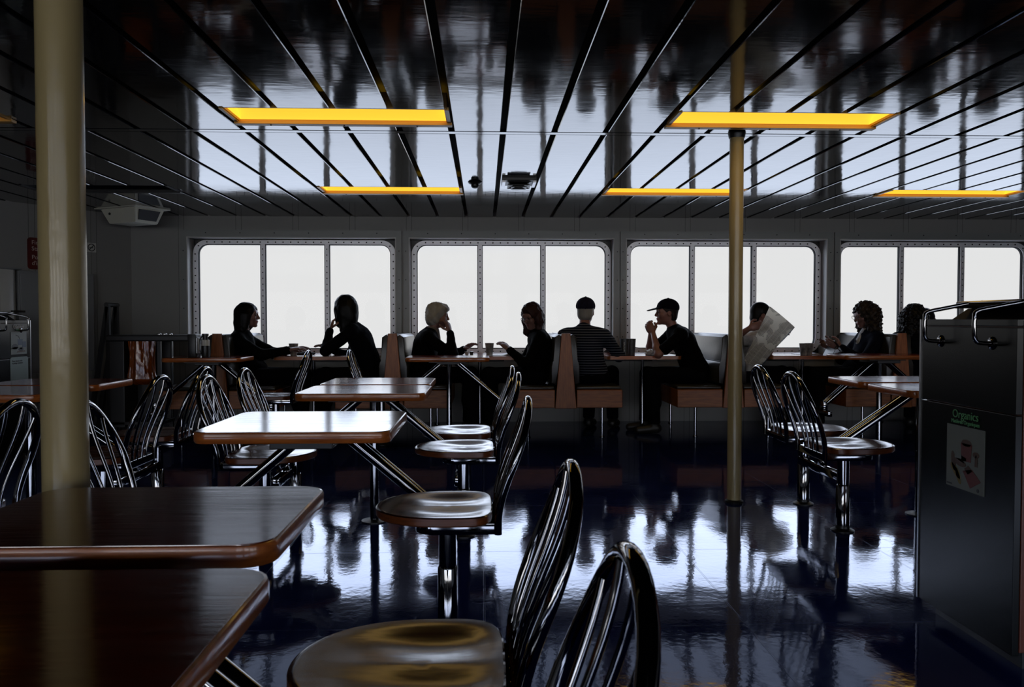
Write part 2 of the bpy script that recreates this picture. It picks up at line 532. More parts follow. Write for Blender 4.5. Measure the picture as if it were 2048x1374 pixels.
names = {
 (0, 0): ('dim recessed ceiling light at the far left edge, behind the nearer pole', LAMPDIM),
 (0, 1): ('large glowing yellow ceiling light, left one of the nearer row', LAMP),
 (0, 2): ('large glowing yellow ceiling light above the slim pole, right one of the nearer row', LAMP),
 (1, 0): ('unlit dark recessed ceiling fitting near the ceiling box in the left corner', LAMPOFF),
 (1, 1): ('thin yellow ceiling light in the farther row, beside the smoke detector', LAMP),
 (1, 2): ('thin yellow ceiling light in the farther row, its right end behind the slim pole', LAMP),
 (1, 3): ('thin yellow ceiling light in the farther row, rightmost of all', LAMP),
}
for (r_, c_), (lb, mt) in names.items():
    ra, rb = lamp_rows[r_]
    lamp('ceiling_light', lamp_cols[c_], ra, rb, mt, lb)
    if mt is LAMP:
        li = bpy.data.lights.new('lamp_glow', 'AREA'); li.shape = 'RECTANGLE'; li.size = LW - .12; li.size_y = (rb - ra) - .08
        li.energy = LAMP_W
        li.color = (1.0, .80, .52); li.spread = R(135)
        lo = bpy.data.objects.new('lamp_glow', li); lo.location = (lamp_cols[c_] + LW / 2, (ra + rb) / 2, CZ + .005)
        COL.objects.link(lo)

# ------------------------------------------------------------------ ceiling fittings
bm = lathe(bmesh.new(), [(.052, 0), (.056, -.004), (.046, -.014), (.031, -.020), (.031, -.034), (.022, -.046), (.01, -.05)], 24)
sd = obj('smoke_detector', bm, BLACKPL, smooth=True, loc=(-.07, 6.33, CZ), angle=25)
tag(sd, 'dark round smoke detector on the ceiling planks left of the square vent', 'smoke detector')
root = empty('ceiling_vent', (.27, 6.25, CZ))
for h0, z0, h1, z1 in ((.10, -.018, .055, -.030), (.045, -.028, .088, -.046), (.03, -.044, .06, -.056)):
    bm = bmesh.new()
    R4 = []
    for h, z in ((h0, z0), (h1, z1), (h1, z1 - .004), (h0, z0 - .004)):
        R4.append([bm.verts.new((x * h, y * h, z)) for x, y in ((-1, -1), (1, -1), (1, 1), (-1, 1))])
    for p_, q_ in zip(R4, R4[1:] + R4[:1]):
        for i in range(4): bm.faces.new((p_[i], p_[(i + 1) % 4], q_[(i + 1) % 4], q_[i]))
    obj('vane', bm, BLACKPL, root)
obj('frame', box(-.132, .132, -.132, .132, -.020, .02, bev=.003), BLACKPL, root)
for sx in (-1, 1): obj('bracket', box(sx * .118 - .012, sx * .118 + .012, -.12, .12, -.034, -.018), STEEL, root)
tag(root, 'dark square stepped air vent in the ceiling right of the smoke detector', 'air vent')

# tapered box under the ceiling in the corner
root = empty('ceiling_box', (-3.42, 7.95, CZ))
bm = bmesh.new()
T = [(-.24, -.17, -.012), (.24, -.17, -.012), (.24, .17, -.012), (-.24, .17, -.012)]
B_ = [(-.17, -.13, -.15), (.19, -.13, -.15), (.19, .13, -.15), (-.17, .13, -.15)]
a = [bm.verts.new(p) for p in T]; b_ = [bm.verts.new(p) for p in B_]
bm.faces.new(a); bm.faces.new(b_[::-1])
for i in range(4): bm.faces.new((a[i], b_[i], b_[(i + 1) % 4], a[(i + 1) % 4]))
bmesh.ops.bevel(bm, geom=bm.edges[:], offset=.006, segments=2, affect='EDGES')
obj('housing', bm, OFFWHITE, root)
obj('flange', box(-.29, .29, -.2, .2, -.012, 0, bev=.003), OFFWHITE, root)
bm = bmesh.new()
q = [(.2375, -.12, -.03), (.2375, .12, -.03), (.2005, .10, -.125), (.2005, -.10, -.125)]
v0 = [bm.verts.new((x - .004, y, z)) for x, y, z in q]; v1 = [bm.verts.new((x + .006, y, z)) for x, y, z in q]
bm.faces.new(v0[::-1]); bm.faces.new(v1)
for i in range(4): bm.faces.new((v0[i], v0[(i + 1) % 4], v1[(i + 1) % 4], v1[i]))
tag(obj('dark_opening', bm, BLACKPL, root), 'black opening in the end face')
bm = bmesh.new()
lathe(bm, [(.012, 0), (.012, -.008), (.006, -.01)], 10, (-.12, -.158, -.06), axis='y')
obj('latch', bm, BLACKPL, root)
root.rotation_euler = (0, 0, R(-28))
tag(root, 'white tapered box hanging under the ceiling in the left corner', 'ceiling speaker')

# ------------------------------------------------------------------ poles
def pole(loc, r, label):
    root = empty('support_pole', loc)
    bm = bmesh.new()
    lathe(bm, [(r, 0.0), (r, CZ)], 40)
    obj('shaft', bm, CREAM, root, smooth=True)
    obj('floor_collar', lathe(bmesh.new(), [(r + .012, 0), (r + .012, .012), (r + .002, .02)], 40), RUBBER, root, smooth=True)
    obj('ceiling_collar', lathe(bmesh.new(), [(r + .004, CZ - .03), (r + .01, CZ - .004), (r + .01, CZ)], 40), BLACKPL, root, smooth=True)
    tag(root, label, 'pole', 'cream painted steel poles')
pole((-.9275, 1.8, 0), .0475, 'thick cream steel pole standing beside the nearest left table')
pole((1.470, 4.635, 0), .0405, 'slimmer cream steel pole standing in the aisle before the third window')

# ------------------------------------------------------------------ chairs
def hoopx(z):
    s = min(max((z - .42) / .40, 0), 1)
    return -.168 - .105 * s * s * (3 - 2 * s)

def make_chair():
    root = empty('cafe_chair')
    # seat
    bm = bmesh.new()
    NA, NR = 56, 10
    def outline(a):
        c, s = math.cos(a), math.sin(a)
        if c < 0: e, lx = 4.5, .15
        else: e, lx = 2.15, .24
        k = (abs(c) ** e + abs(s) ** e) ** (-1 / e)
        return (lx * c * k, .205 * s * k)
    def zt(x, y, t):
        d = .0105 * math.exp(-((abs(y) - .09) / .062) ** 2) * math.exp(-((x + .02) / .12) ** 2)
        d += .006 * math.exp(-(x / .16) ** 2) * math.exp(-(y / .16) ** 2)
        return .45 - d * min(1, (1 - t) * 3) - (.004 if t > .985 else 0)
    cen = bm.verts.new((0, 0, zt(0, 0, 0)))
    rings = []
    ts = [.12, .25, .4, .55, .68, .8, .88, .94, .975, 1.0]
    for t in ts:
        rings.append([bm.verts.new((x * t, y * t, zt(x * t, y * t, t))) for x, y in (outline(2 * PI * k / NA) for k in range(NA))])
    for sc_, z in ((1.0, .442), (1.0, .424), (.985, .42)):
        rings.append([bm.verts.new((x * sc_, y * sc_, z)) for x, y in (outline(2 * PI * k / NA) for k in range(NA))])
    for k in range(NA): bm.faces.new((cen, rings[0][k], rings[0][(k + 1) % NA]))
    for ri, (a, b_) in enumerate(zip(rings, rings[1:])):
        for k in range(NA):
            f = bm.faces.new((a[k], b_[k], b_[(k + 1) % NA], a[(k + 1) % NA]))
            if ri >= NR - 1: f.material_index = 1
    f = bm.faces.new(rings[-1]); f.material_index = 1
    obj('seat', bm, [SEATWOOD, SEATEDGE], root, smooth=True, angle=35)
    # chrome bracket
    pts = []
    for cx, cy, r_, a0 in ((.10 - .06, -.15 + .06, .06, -90), (.10 - .06, .15 - .06, .06, 0), (-.17, .15, .0, 0), (-.17, -.15, .0, 0)):
        if r_ == 0: pts.append((cx, cy)); continue
        for i in range(7):
            a = R(a0 + 15 * i); pts.append((cx + r_ * math.cos(a), cy + r_ * math.sin(a)))
    obj('seat_bracket', prism(bmesh.new(), pts, .382, .4195, bev=.004), CHROME, root, smooth=True)
    # hoop
    w = lambda z: .166 + .021 * min(max((z - .40) / .2, 0), 1)
    path = []
    for i in range(9):
        z = .388 + (.60 - .388) * i / 8
        path.append((hoopx(z), -w(z), z))
    for i in range(1, 20):
        a = PI * i / 20
        z = .60 + .203 * math.sin(a)
        path.append((hoopx(z), -.187 * math.cos(a), z))
    for i in range(8, -1, -1):
        z = .388 + (.60 - .388) * i / 8
        path.append((hoopx(z), w(z), z))
    hoop = obj('back_hoop', tube(bmesh.new(), path, .0125, 12), CHROME, root, smooth=True, angle=60)
    for yb, yt in ((-.075, -.13), (-.028, -.05), (.028, .05), (.075, .13)):
        zt_ = .60 + .203 * math.sqrt(max(0, 1 - (yt / .187) ** 2))
        p = []
        for i in range(13):
            t = i / 12
            z = .40 + (zt_ - .40) * t
            y = yb + (yt - yb) * (t ** 1.4)
            p.append((hoopx(z) + .003, y, z))
        obj('spindle', tube(bmesh.new(), p, .0065, 8), CHROME, hoop, smooth=True, angle=60)
    # post
    post = obj('post', lathe(bmesh.new(), [(.030, .01), (.030, .383)], 24), CHROME, root, smooth=True)
    obj('sleeve', lathe(bmesh.new(), [(.034, .012), (.034, .232), (.030, .240)], 24), CHROME, post, smooth=True)
    obj('floor_flange', lathe(bmesh.new(), [(.058, 0), (.058, .006), (.036, .016), (.034, .03)], 24), DARKMET, post, smooth=True)
    return root
CH = make_chair(); chair_used = [False]
def chair(x, y, rz, label, s=1.0):
    if not chair_used[0]: c = CH; chair_used[0] = True
    else: c = dup(CH)
    c.location = (x, y, 0); c.rotation_euler = (0, 0, rz); c.scale = (1, 1, s)
    tag(c, label, 'chair', 'chrome hoop back cafe chairs')
RX = -.112
chair(RX + .006, .885, PI, 'nearest chrome hoop back chair, only its curved back rising from the bottom edge')
chair(RX, 1.448, PI, 'chrome hoop back chair with a scooped brown seat, beside the nearest table')
chair(RX - .012, 2.70, PI, 'chrome chair whose brown seat stands right of the single square table')
chair(RX + .01, 3.963, PI, 'chrome chair at the right side of the paired tables, front one of the two')
chair(RX, 4.56, PI, 'chrome chair at the right side of the paired tables, rear one of the two')
LX = -1.045
chair(LX, 2.64, 0, 'chrome hoop back chair just right of the thick pole, left of the single table')
chair(LX + .004, 3.828, 0, 'chrome chair left of the paired tables, its seat seen under the single table')
chair(LX + .012, 4.398, 0, 'chrome chair at the left side of the paired tables, farther of the two')
IX = -1.81
chair(IX + .01, 2.663, PI, 'chrome chair at the far left edge, partly cut off by the picture border')
chair(IX + .01, 3.836, PI, 'dark chrome chair right of the far left tables, nearer of the two')
chair(IX - .02, 4.529, PI, 'dark chrome chair right of the far left tables, farther of the two')
chair(-1.735, 6.72, PI, 'chrome chair before the left booth, back to the right, pale seat in view', 1.015)
chair(-.885, 6.93, 0, 'chrome chair before the woman touching her face, its back to the left', 1.015)
GX = 1.845
chair(GX - .02, 3.99, 0, 'chrome hoop back chair in the right aisle, nearer of the two by the bin')
chair(GX + .02, 4.59, 0, 'chrome hoop back chair in the right aisle, farther of the two by the bin')

# ------------------------------------------------------------------ tables
def make_table(x0, x1, y0, y1, zt, label, group='square cafe tables', r=.05, th=.036, name='cafe_table'):
    root = empty(name, ((x0 + x1) / 2, (y0 + y1) / 2, 0))
    a, b_ = (x1 - x0) / 2, (y1 - y0) / 2
    bm = prism(bmesh.new(), rrect(-a + .006, a - .006, -b_ + .006, b_ - .006, r - .006), zt - th + .004, zt, bev=.0012, seg=1)
    top = obj('tabletop', bm, TABLEWOOD, root, smooth=True, angle=30)
    bm = bmesh.new()
    prof = [(-.006, zt - .0015), (-.002, zt - .002), (.0, zt - .007), (.0, zt - th + .006), (-.004, zt - th), (-.012, zt - th)]
    rings = [[bm.verts.new((p[0], p[1], z)) for p in rrect(-a - d, a + d, -b_ - d, b_ + d, r + d)] for d, z in prof]
    for p, q in zip(rings, rings[1:] + rings[:1]):
        n = len(p)
        for k in range(n): bm.faces.new((p[k], p[(k + 1) % n], q[(k + 1) % n], q[k]))
    obj('edge_band', bm, EDGEWOOD, root, smooth=True, angle=35)
    obj('mounting_plate', box(-.16, .16, -b_ * .7, b_ * .7, zt - th - .012, zt - th + .005, bev=.002), DARKMET, root)
    tag(root, label, 'table', group)
    return root
TZ = .728
make_table(-.885, -.322, 1.215, 1.66, TZ, 'reddish brown square table at lower left, its far edge touching the thick pole', r=.055)
make_table(-.875, -.285, .60, 1.11, TZ, 'darkest square table at the very bottom left corner, cut off by the frame', r=.055)
make_table(-.90, -.288, 2.46, 3.035, TZ, 'single square table shining white, its orange edge towards the camera')
make_table(-.895, -.274, 3.765, 4.255, TZ, 'front table of the shining white pair behind the single table')
make_table(-.890, -.288, 4.315, 4.82, TZ, 'rear table of the shining white pair behind the single table')
make_table(2.10, 2.72, 4.385, 4.85, TZ, 'rear table of the pair beside the organics bin')
make_table(2.075, 2.70, 3.815, 4.29, TZ, 'front table of the pair beside the organics bin')
make_table(-2.70, -2.065, 4.33, 4.81, TZ, 'farther of the two dull tables left of the thick pole')
make_table(-2.70, -2.06, 3.75, 4.27, TZ, 'nearer of the two dull tables left of the thick pole')
make_table(-.665, .045, 6.72, 7.17, .761, 'brown edged table in front of the white haired woman', 'square tables before the booths')
make_table(-2.69, -2.03, 6.72, 7.17, .761, 'dark red edged table carrying the napkin dispenser, left of the dark haired woman', 'square tables before the booths')
make_table(3.10, 3.90, 6.75, 7.18, .772, 'table in front of the curly haired woman holding the tablet', 'square tables before the booths')

def frame(cx, cy, zt, beams, label, sides=(-1, 1), reach=.455, length=.24, post=True, ch=(-.17, .17)):
    root = empty('table_support', (cx, cy, 0))
    for s in sides:
        a = Vector((s * .06, 0, zt - .062)); b_ = Vector((s * reach, 0, .33))
        d = (b_ - a).normalized(); nrm = Vector((-d.z * 1, 0, d.x))
        bm = bmesh.new()
        for sy in (-.021, .021): tube(bm, [a + Vector((0, sy, 0)), (a + b_) / 2 + Vector((0, sy, 0)), b_ + Vector((0, sy, 0))], .0205, 16)
        obj('arm', bm, CHROME, root, smooth=True, angle=60)
        bm = bmesh.new()
        bx(bm, s * reach - .022, s * reach + .022, -length - beams, length + beams - .0, .235, .285, bev=.008)
        bx(bm, s * reach - .02, s * reach + .02, -.045, .045, .28, .36, bev=.006)
        obj('beam', bm, CHROME, root, smooth=True)
    if post:
        obj('post', lathe(bmesh.new(), [(.024, .0), (.024, zt - .05)], 20), CHROME, root, smooth=True)
        obj('floor_plate', lathe(bmesh.new(), [(.07, 0), (.07, .006), (.03, .014)], 24), DARKMET, root, smooth=True)
    obj('crosshead', box(-.10, .10, ch[0], ch[1], zt - .07, zt - .046, bev=.003), DARKMET, root)
    tag(root, label, 'table support', 'chrome table supports with slanting arms')
frame(-.585, 1.16, TZ, .03, 'chrome slanting support under the two nearest tables at lower left', post=False)
frame(-.585, 2.965, TZ, .03, 'chrome slanting support under the single shining table', post=False, ch=(-.4, .06))
frame(-.585, 4.27, TZ, .03, 'chrome slanting support under the shining pair of tables', reach=.457)
frame(2.40, 4.31, TZ, .03, 'chrome slanting support under the paired tables by the organics bin', reach=.555)
frame(-2.38, 4.27, TZ, .03, 'chrome slanting support under the dull tables left of the thick pole', reach=.55)
frame(-.31, 7.10, .761, -.14, 'chrome slanting support under the table before the white haired woman', reach=.5)
frame(-2.36, 7.06, .761, -.14, 'chrome slanting support under the table with the napkin dispenser', reach=.5)
frame(3.50, 6.96, .772, -.1, 'chrome slanting support under the table before the woman with the tablet', reach=.5)

# ------------------------------------------------------------------ booths
BX = [-2.393, -.827, .745, 2.29, 3.858, 5.41]
def make_bench():
    root = empty('booth_bench')
    y0, y1 = 0.0, 1.15
    # tapered end panel
    bm = prism(bmesh.new(), [(-.098, .27), (.098, .27), (.040, .955), (-.040, .955)], y0, y0 + .03, bev=.004, axis='y')
    obj('end_panel', bm, BENCHWOOD, root)
    bm = prism(bmesh.new(), [(-.085, .27), (.085, .27), (.032, .945), (-.032, .945)], y0 + .03, y1, axis='y')
    obj('back_core', bm, BLACKPL, root)
    for s in (-1, 1):
        xa, xb = (s * .10, s * .52)
        lo, hi = min(xa, xb), max(xa, xb)
        st = obj('seat_box', box(lo, hi, y0 + .004, y1, .275, .44, bev=.006), BENCHWOODH, root)
        obj('seat_cushion', box(lo, hi - (0 if s < 0 else .01), y0 + .03, y1, .438, .472, bev=.014, seg=3), VINYL, root, smooth=True)
        # back cushion, following the taper, in two rolls with a piping line
        bm = bmesh.new()
        pts = [(.088, .485), (.128, .50), (.128, .66), (.112, .69), (.110, .70), (.098, .92), (.062, .945), (.036, .93), (.055, .70)]
        if s < 0: pts = [(-x, z) for x, z in pts][::-1]
        prism(bm, pts, y0 + .035, y1, bev=.006, axis='y')
        cu = obj('back_cushion', bm, VINYL, root, smooth=True)
        tb = tube(bmesh.new(), [(s * .113, y0 + .036, .695), (s * .113, y1, .695)], .005, 8)
        obj('piping', tb, RUBBER, cu)
        for yy in (.06, 1.05):
            obj('leg', lathe(bmesh.new(), [(.022, 0), (.022, .006), (.013, .012), (.013, .28)], 14, (s * .34, y0 + yy, 0)), CHROME, root, smooth=True)
    return root
BN = make_bench()
blabels = ['booth bench at the left end, behind the seated woman in profile',
           'booth bench between the woman touching her face and the white haired woman',
           'booth bench with bright oak ends, behind the reading woman and the striped shirt man',
           'booth bench behind the slim pole, under the newspaper reader',
           'booth bench behind the curly haired woman with the tablet',
           'booth bench at the far right, hidden behind the organics bin']
for i, x in enumerate(BX):
    b_ = BN if i == 0 else dup(BN)
    b_.location = (x, 7.25, 0)
    tag(b_, blabels[i], 'bench', 'double sided wooden booth benches')

tlabels = ['booth table in the leftmost booth with two paper cups', 'booth table between the white haired woman and the woman in glasses',
           'booth table where the man in the cap leans on his elbows', 'booth table of the newspaper reader and the tablet woman',
           'booth table at the far right, hidden behind the organics bin']
BTZ = .738
for i in range(5):
    cx = (BX[i] + BX[i + 1]) / 2
    w = .355
    root = empty('booth_table', (cx, 7.93, 0))
    a, b_ = w, .43
    obj('tabletop', prism(bmesh.new(), rrect(-a + .005, a - .005, -b_ + .005, b_ - .005, .035), BTZ - .03, BTZ, bev=.0012, seg=1), TABLEWOOD, root, smooth=True, angle=30)
    bm = ring_prism(bmesh.new(), rrect(-a, a, -b_, b_, .04), rrect(-a + .008, a - .008, -b_ + .008, b_ - .008, .032), BTZ - .034, BTZ - .001)
    obj('edge_band', bm, EDGEWOOD, root, smooth=True, angle=35)
    obj('leg', lathe(bmesh.new(), [(.05, 0), (.05, .006), (.016, .014), (.016, BTZ - .028)], 18, (0, -b_ + .12, 0)), CHROME, root, smooth=True)
    obj('wall_bracket', box(-.25, .25, b_ - .03, b_ + .075, BTZ - .09, BTZ - .03, bev=.004), DARKMET, root)
    tag(root, tlabels[i], 'table', 'booth tables fixed to the window wall')
# ------------------------------------------------------------------ recycling bins
def face_prism(bm, pts, t0, t1, mi):      # polygon given in (y, z), thin along x
    return prism(bm, pts, t0, t1, axis='x', mi=mi)
def ellpts(cy, cz, ry, rz, rot=0, n=18, a0=0, a1=360):
    out = []
    for i in range(n):
        a = R(a0 + (a1 - a0) * i / n); x, y = ry * math.cos(a), rz * math.sin(a)
        c, s = math.cos(R(rot)), math.sin(R(rot)); out.append((cy + x * c - y * s, cz + x * s + y * c))
    return out
C_RED = M('print_red', (.16, .02, .015), .5); C_YEL = M('print_yellow', (.22, .15, .03), .5); C_BRN = M('print_brown', (.09, .04, .02), .5)
C_GRY = M('print_grey', (.2, .23, .22), .5); C_BLU = M('print_blue', (.06, .09, .15), .5); C_DRK = M('print_dark', (.025, .025, .03), .5)

def make_bin(label, loc, flip, title, sub, picture, notice):
    """local frame: face looks towards -x, near end at -y; flip mirrors it in x"""
    s = -1 if flip else 1
    root = empty('waste_bin', loc)
    def X(a, b_): return (min(a * s, b_ * s), max(a * s, b_ * s))
    dy = .265
    xa, xb = X(.02, .62)
    obj('cabinet', box(xa, xb, -dy, dy, .06, 1.072, bev=.004), DARKWOOD, root)
    xa, xb = X(.05, .59)
    obj('plinth', box(xa, xb, -dy + .03, dy - .03, 0, .06), BLACKPL, root)
    xa, xb = X(0, .022)
    bm = bmesh.new()
    bx(bm, xa, xb, -dy + .005, dy, .785, 1.048, bev=.002)
    fl = obj('upper_panel', bm, BLACKGLOSS, root)
    dr = obj('door', box(xa, xb, -dy + .005, dy, .05, .781, bev=.002), BLACKGLOSS, root)
    obj('top_rail', box(xa, xb, -dy + .005, dy, 1.052, 1.074, bev=.002), BLACKGLOSS, root)
    xa, xb = X(-.004, .004)
    obj('edge_strip', box(xa, xb, dy - .002, dy + .006, .05, 1.074), STEEL, root)
    # hood with sloping cheeks
    bm = prism(bmesh.new(), [(s * .06, 1.072), (s * .60, 1.072), (s * .56, 1.112), (s * .12, 1.112)], -dy + .04, dy - .08, axis='y', bev=.003)
    hd = obj('hood', bm, RUBBER, root)
    xa, xb = X(.055, .60)
    obj('hood_lid', box(xa, xb, -dy - .02, dy - .105, 1.112, 1.124, bev=.003), RUBBER, hd)
    # bent chrome tray rods with rosettes
    for y in (.142, -.142):
        p = smoothpath([(s * .005, y, .998), (s * -.03, y, .998), (s * -.052, y, 1.004), (s * -.058, y, 1.03), (s * -.058, y, 1.075), (s * -.05, y, 1.098), (s * .0, y - .02, 1.112), (s * .07, y - .05, 1.128)], 5)
        h = obj('handle', tube(bmesh.new(), p, .007, 10), CHROME, root, smooth=True, angle=60)
        bm = bmesh.new()
        prof = [(.021, 0), (.021, .003), (.015, .007), (.009, .008)]
        lathe(bm, [(r_, -z * s) for r_, z in prof], 20, (0, y, .998), axis='x')
        obj('rosette', bm, CHROME, h, smooth=True)
    obj('tray_rail', tube(bmesh.new(), [(s * .07, -.25, 1.130), (s * .07, .16, 1.130)], .007, 10), CHROME, root, smooth=True, angle=60)
    # printed panels on the door
    po = empty('poster', (0, 0, 0)); po.parent = root
    f0, f1 = X(-.003, .0)
    e0, e1 = X(-.0042, -.003)
    cy = picture['cy']; hw = .103; z0, z1 = picture['z']
    obj('sheet', box(f0, f1, cy - hw, cy + hw, z0, z1), POSTER, po)
    bm = bmesh.new()
    mats = [C_RED, C_YEL, C_BRN, C_GRY, C_BLU, C_DRK]
    for poly, mi in picture['shapes']:
        # shapes are drawn in unit square: u to the viewer's right, v up
        pts = [(cy + (-s) * (u_ - .5) * 2 * hw, z0 + v_ * (z1 - z0)) for u_, v_ in poly]
        face_prism(bm, pts, e0 - .0002 * mi * s * 0, e1, mi)
    obj('picture', bm, mats, po)
    rot = (PI / 2, 0, -PI / 2 * s)
    text('title_lettering', title[0], title[1], LETTERG if not flip else LETTERW, root, (-s * .0035, cy, title[2]), rot, 'CENTER')
    text('subtitle_lettering', sub[0], sub[1], LETTERG, root, (-s * .0035, cy, sub[2]), rot, 'CENTER')
    if notice:
        n0, n1 = notice
        bm = prism(bmesh.new(), rrect(cy - hw - .01, cy + hw + .015, n0, n1, .02), f0, f1, axis='x')
        no = obj('notice', bm, NOTICE, root)
        text('lettering', 'Please deposit trash\nin garbage containers', .0165, LETTERD, no, (-s * .0035, cy - s * -.095 if not flip else cy - .095, n1 - .035), rot, 'LEFT', line=1.0)
    tag(root, label, 'bin', 'waste sorting bins')
    return root

def C(cu, cv, ru, rv, rot=0, a0=0, a1=360, n=18): return ellpts(cu, cv, ru, rv, rot, n, a0, a1)
organ = dict(cy=-.012, z=(.505, .716), shapes=[
    ([(.42, .46), (.66, .46), (.69, .74), (.40, .74)], 0), (C(.545, .75, .13, .055), 2),
    (C(.2, .42, .055, .16, 12), 2), (C(.26, .27, .17, .06, -38), 1), (C(.33, .2, .14, .045, -62), 1),
    ([(.22, .48), (.5, .42), (.56, .5), (.3, .58)], 3), (C(.38, .42, .16, .06, -8), 2),
    (C(.8, .6, .08, .045), 2), ([(.77, .42), (.84, .42), (.83, .6), (.78, .6)], 2),
    ([(.46, .3), (.7, .36), (.93, .2), (.66, .06)], 0), ([(.5, .34), (.6, .4), (.72, .34), (.6, .26)], 2),
    ([(.02, .03), (.16, .03), (.16, .055), (.02, .055)], 5), (C(.86, .06, .03, .03), 5)])
make_bin('large dark waste bin at the right with the Organics poster', (1.60, 2.607, 0), False, ('Organics', .040, .742), ('Matières Organiques', .0185, .724), organ, None)
garb = dict(cy=.14 - .03, z=(.815, .987), shapes=[
    ([(.44, .4), (.68, .4), (.74, .66), (.42, .66)], 4), ([(.30, .84), (.32, .87), (.5, .8), (.56, .66), (.53, .66), (.47, .78)], 5),
    ([(.7, .3), (.95, .3), (.95, .56), (.72, .56)], 4), (C(.24, .34, .2, .12), 5), (C(.26, .27, .22, .06), 3),
    (C(.62, .22, .16, .09), 5), (C(.62, .25, .08, .04), 3), ([(.35, .08), (.9, .1), (.86, .16), (.4, .14)], 2)])
make_bin('black waste bin with the Garbage sign at the far left edge', (-3.55, 6.12, 0), True, ('Garbage', .042, 1.012), ('Déchets', .018, .995), garb, (.60, .795))

# ------------------------------------------------------------------ things on the left wall
def wall_item(name, t, z=0):
    p = Vector((CX, WY, 0)) + u * t
    return empty(name, (p.x, p.y, z), LWR + PI)          # local x runs to the right, local -y into the room
r_ = wall_item('fire_station_sign', 1.025)
bm = prism(bmesh.new(), rrect(0, .33, 1.552, 1.849, .03), -.006, 0, axis='y', bev=.001, seg=1)
obj('plate', bm, REDSIGN, r_)
for k, (s_, z) in enumerate((('Fire', 1.785), ('Station', 1.728), ('Poste', 1.648), ("d'incendie", 1.592))):
    text('lettering', s_, .055, LETTERW, r_, (.035, -.0065, z), (PI / 2, 0, 0))
tag(r_, 'dark red fire station sign on the wall, half hidden by the thick pole', 'sign')
r_ = wall_item('no_smoking_sign', .467)
obj('plate', box(0, .095, -.004, 0, 1.752, 1.844), PAPER, r_)
bm = ring_prism(bmesh.new(), ellpts(.0475, 1.798, .038, .038, n=28), ellpts(.0475, 1.798, .030, .030, n=28), -.0055, -.004, axis='y')
prism(bm, [(.022, 1.778), (.028, 1.772), (.073, 1.818), (.067, 1.824)], -.0055, -.004, axis='y')
prism(bm, [(.026, 1.792), (.066, 1.792), (.066, 1.800), (.026, 1.800)], -.005, -.004, axis='y')
obj('symbol', bm, LETTERD, r_)
tag(r_, 'small white no smoking sign just right of the thick pole', 'sign')
r_ = wall_item('wall_cabinet', 1.148)
obj('body', box(.0, .70, -.09, 0, .58, 1.53, bev=.004), GREYENAMEL, r_)
obj('door', box(.012, .688, -.104, -.088, .60, 1.51, bev=.003), GREYENAMEL, r_)
obj('latch', box(.05, .075, -.125, -.10, 1.0, 1.09, bev=.004), STEEL, r_)
tag(r_, 'grey metal cabinet on the left wall behind the thick pole', 'cabinet')
r_ = wall_item('wall_post', 1.25)
obj('shaft', prism(bmesh.new(), [(-.06, 0), (.085, 0), (.095, -.02), (.09, -.06), (.06, -.085), (.0, -.10), (-.06, -.10)], 0.0, 1.535, bev=.003), WHITEPL, r_, smooth=True)
obj('cap_ledge', box(-.12, .12, -.115, 0, 1.535, 1.55, bev=.003), GREYENAMEL, r_)
obj('clamp', box(.03, .14, -.13, -.09, 1.145, 1.165, bev=.004), BLACKPL, r_)
tag(r_, 'white rounded upright on the wall above the garbage bin', 'post')

root = empty('folding_stand', (-3.64, 7.9, 0))
for nm, dx in (('front_bar', -.19), ('rear_bar', .01)):
    bm = bmesh.new()
    for sy in (-.02, .16):
        a, b_ = Vector((0, sy, 1.225)), Vector((dx, sy, 0.0))
        o_ = Vector((.018, 0, 0)); w_ = Vector((0, .02, 0))
        vs = [bm.verts.new(p + o_ * q + w_ * r) for p in (a, b_) for q, r in ((-1, -1), (1, -1), (1, 1), (-1, 1))]
        for q in ((0, 1, 2, 3), (7, 6, 5, 4), (0, 4, 5, 1), (1, 5, 6, 2), (2, 6, 7, 3), (3, 7, 4, 0)): bm.faces.new([vs[i] for i in q])
    obj(nm, bm, DARKMET, root)
obj('hinge', tube(bmesh.new(), [(0, -.05, 1.225), (0, .19, 1.225)], .022, 12), BLACKPL, root, smooth=True, angle=60)
tag(root, 'thin dark folding stand by the corner, behind the black trolley', 'stand')

root = empty('serving_trolley', (-3.40, 7.4, 0))
obj('top', box(-.02, .73, -.05, .33, .885, .94, bev=.01), BLACKPL, root)
obj('side_panel', box(.0, .13, -.02, .30, .10, .885, bev=.004), BLACKPL, root)
obj('back_panel', box(.12, .44, .26, .29, .15, .885), BLACKPL, root)
obj('shelf', box(.0, .46, -.02, .30, .12, .15, bev=.004), BLACKPL, root)
for x, y in ((.02, 0), (.42, 0), (.02, .27), (.42, .27)):
    obj('leg', box(x, x + .03, y, y + .03, 0.0, .89), DARKMET, root)
for k in range(3):
    bm = bmesh.new(); lathe(bm, [(.022, .94), (.022, .95), (.014, .956)], 14, (.40 + k * .05, .1, 0))
    obj('lid_knob', bm, STEEL, root)
tag(root, 'black serving trolley against the left end of the window wall', 'trolley')
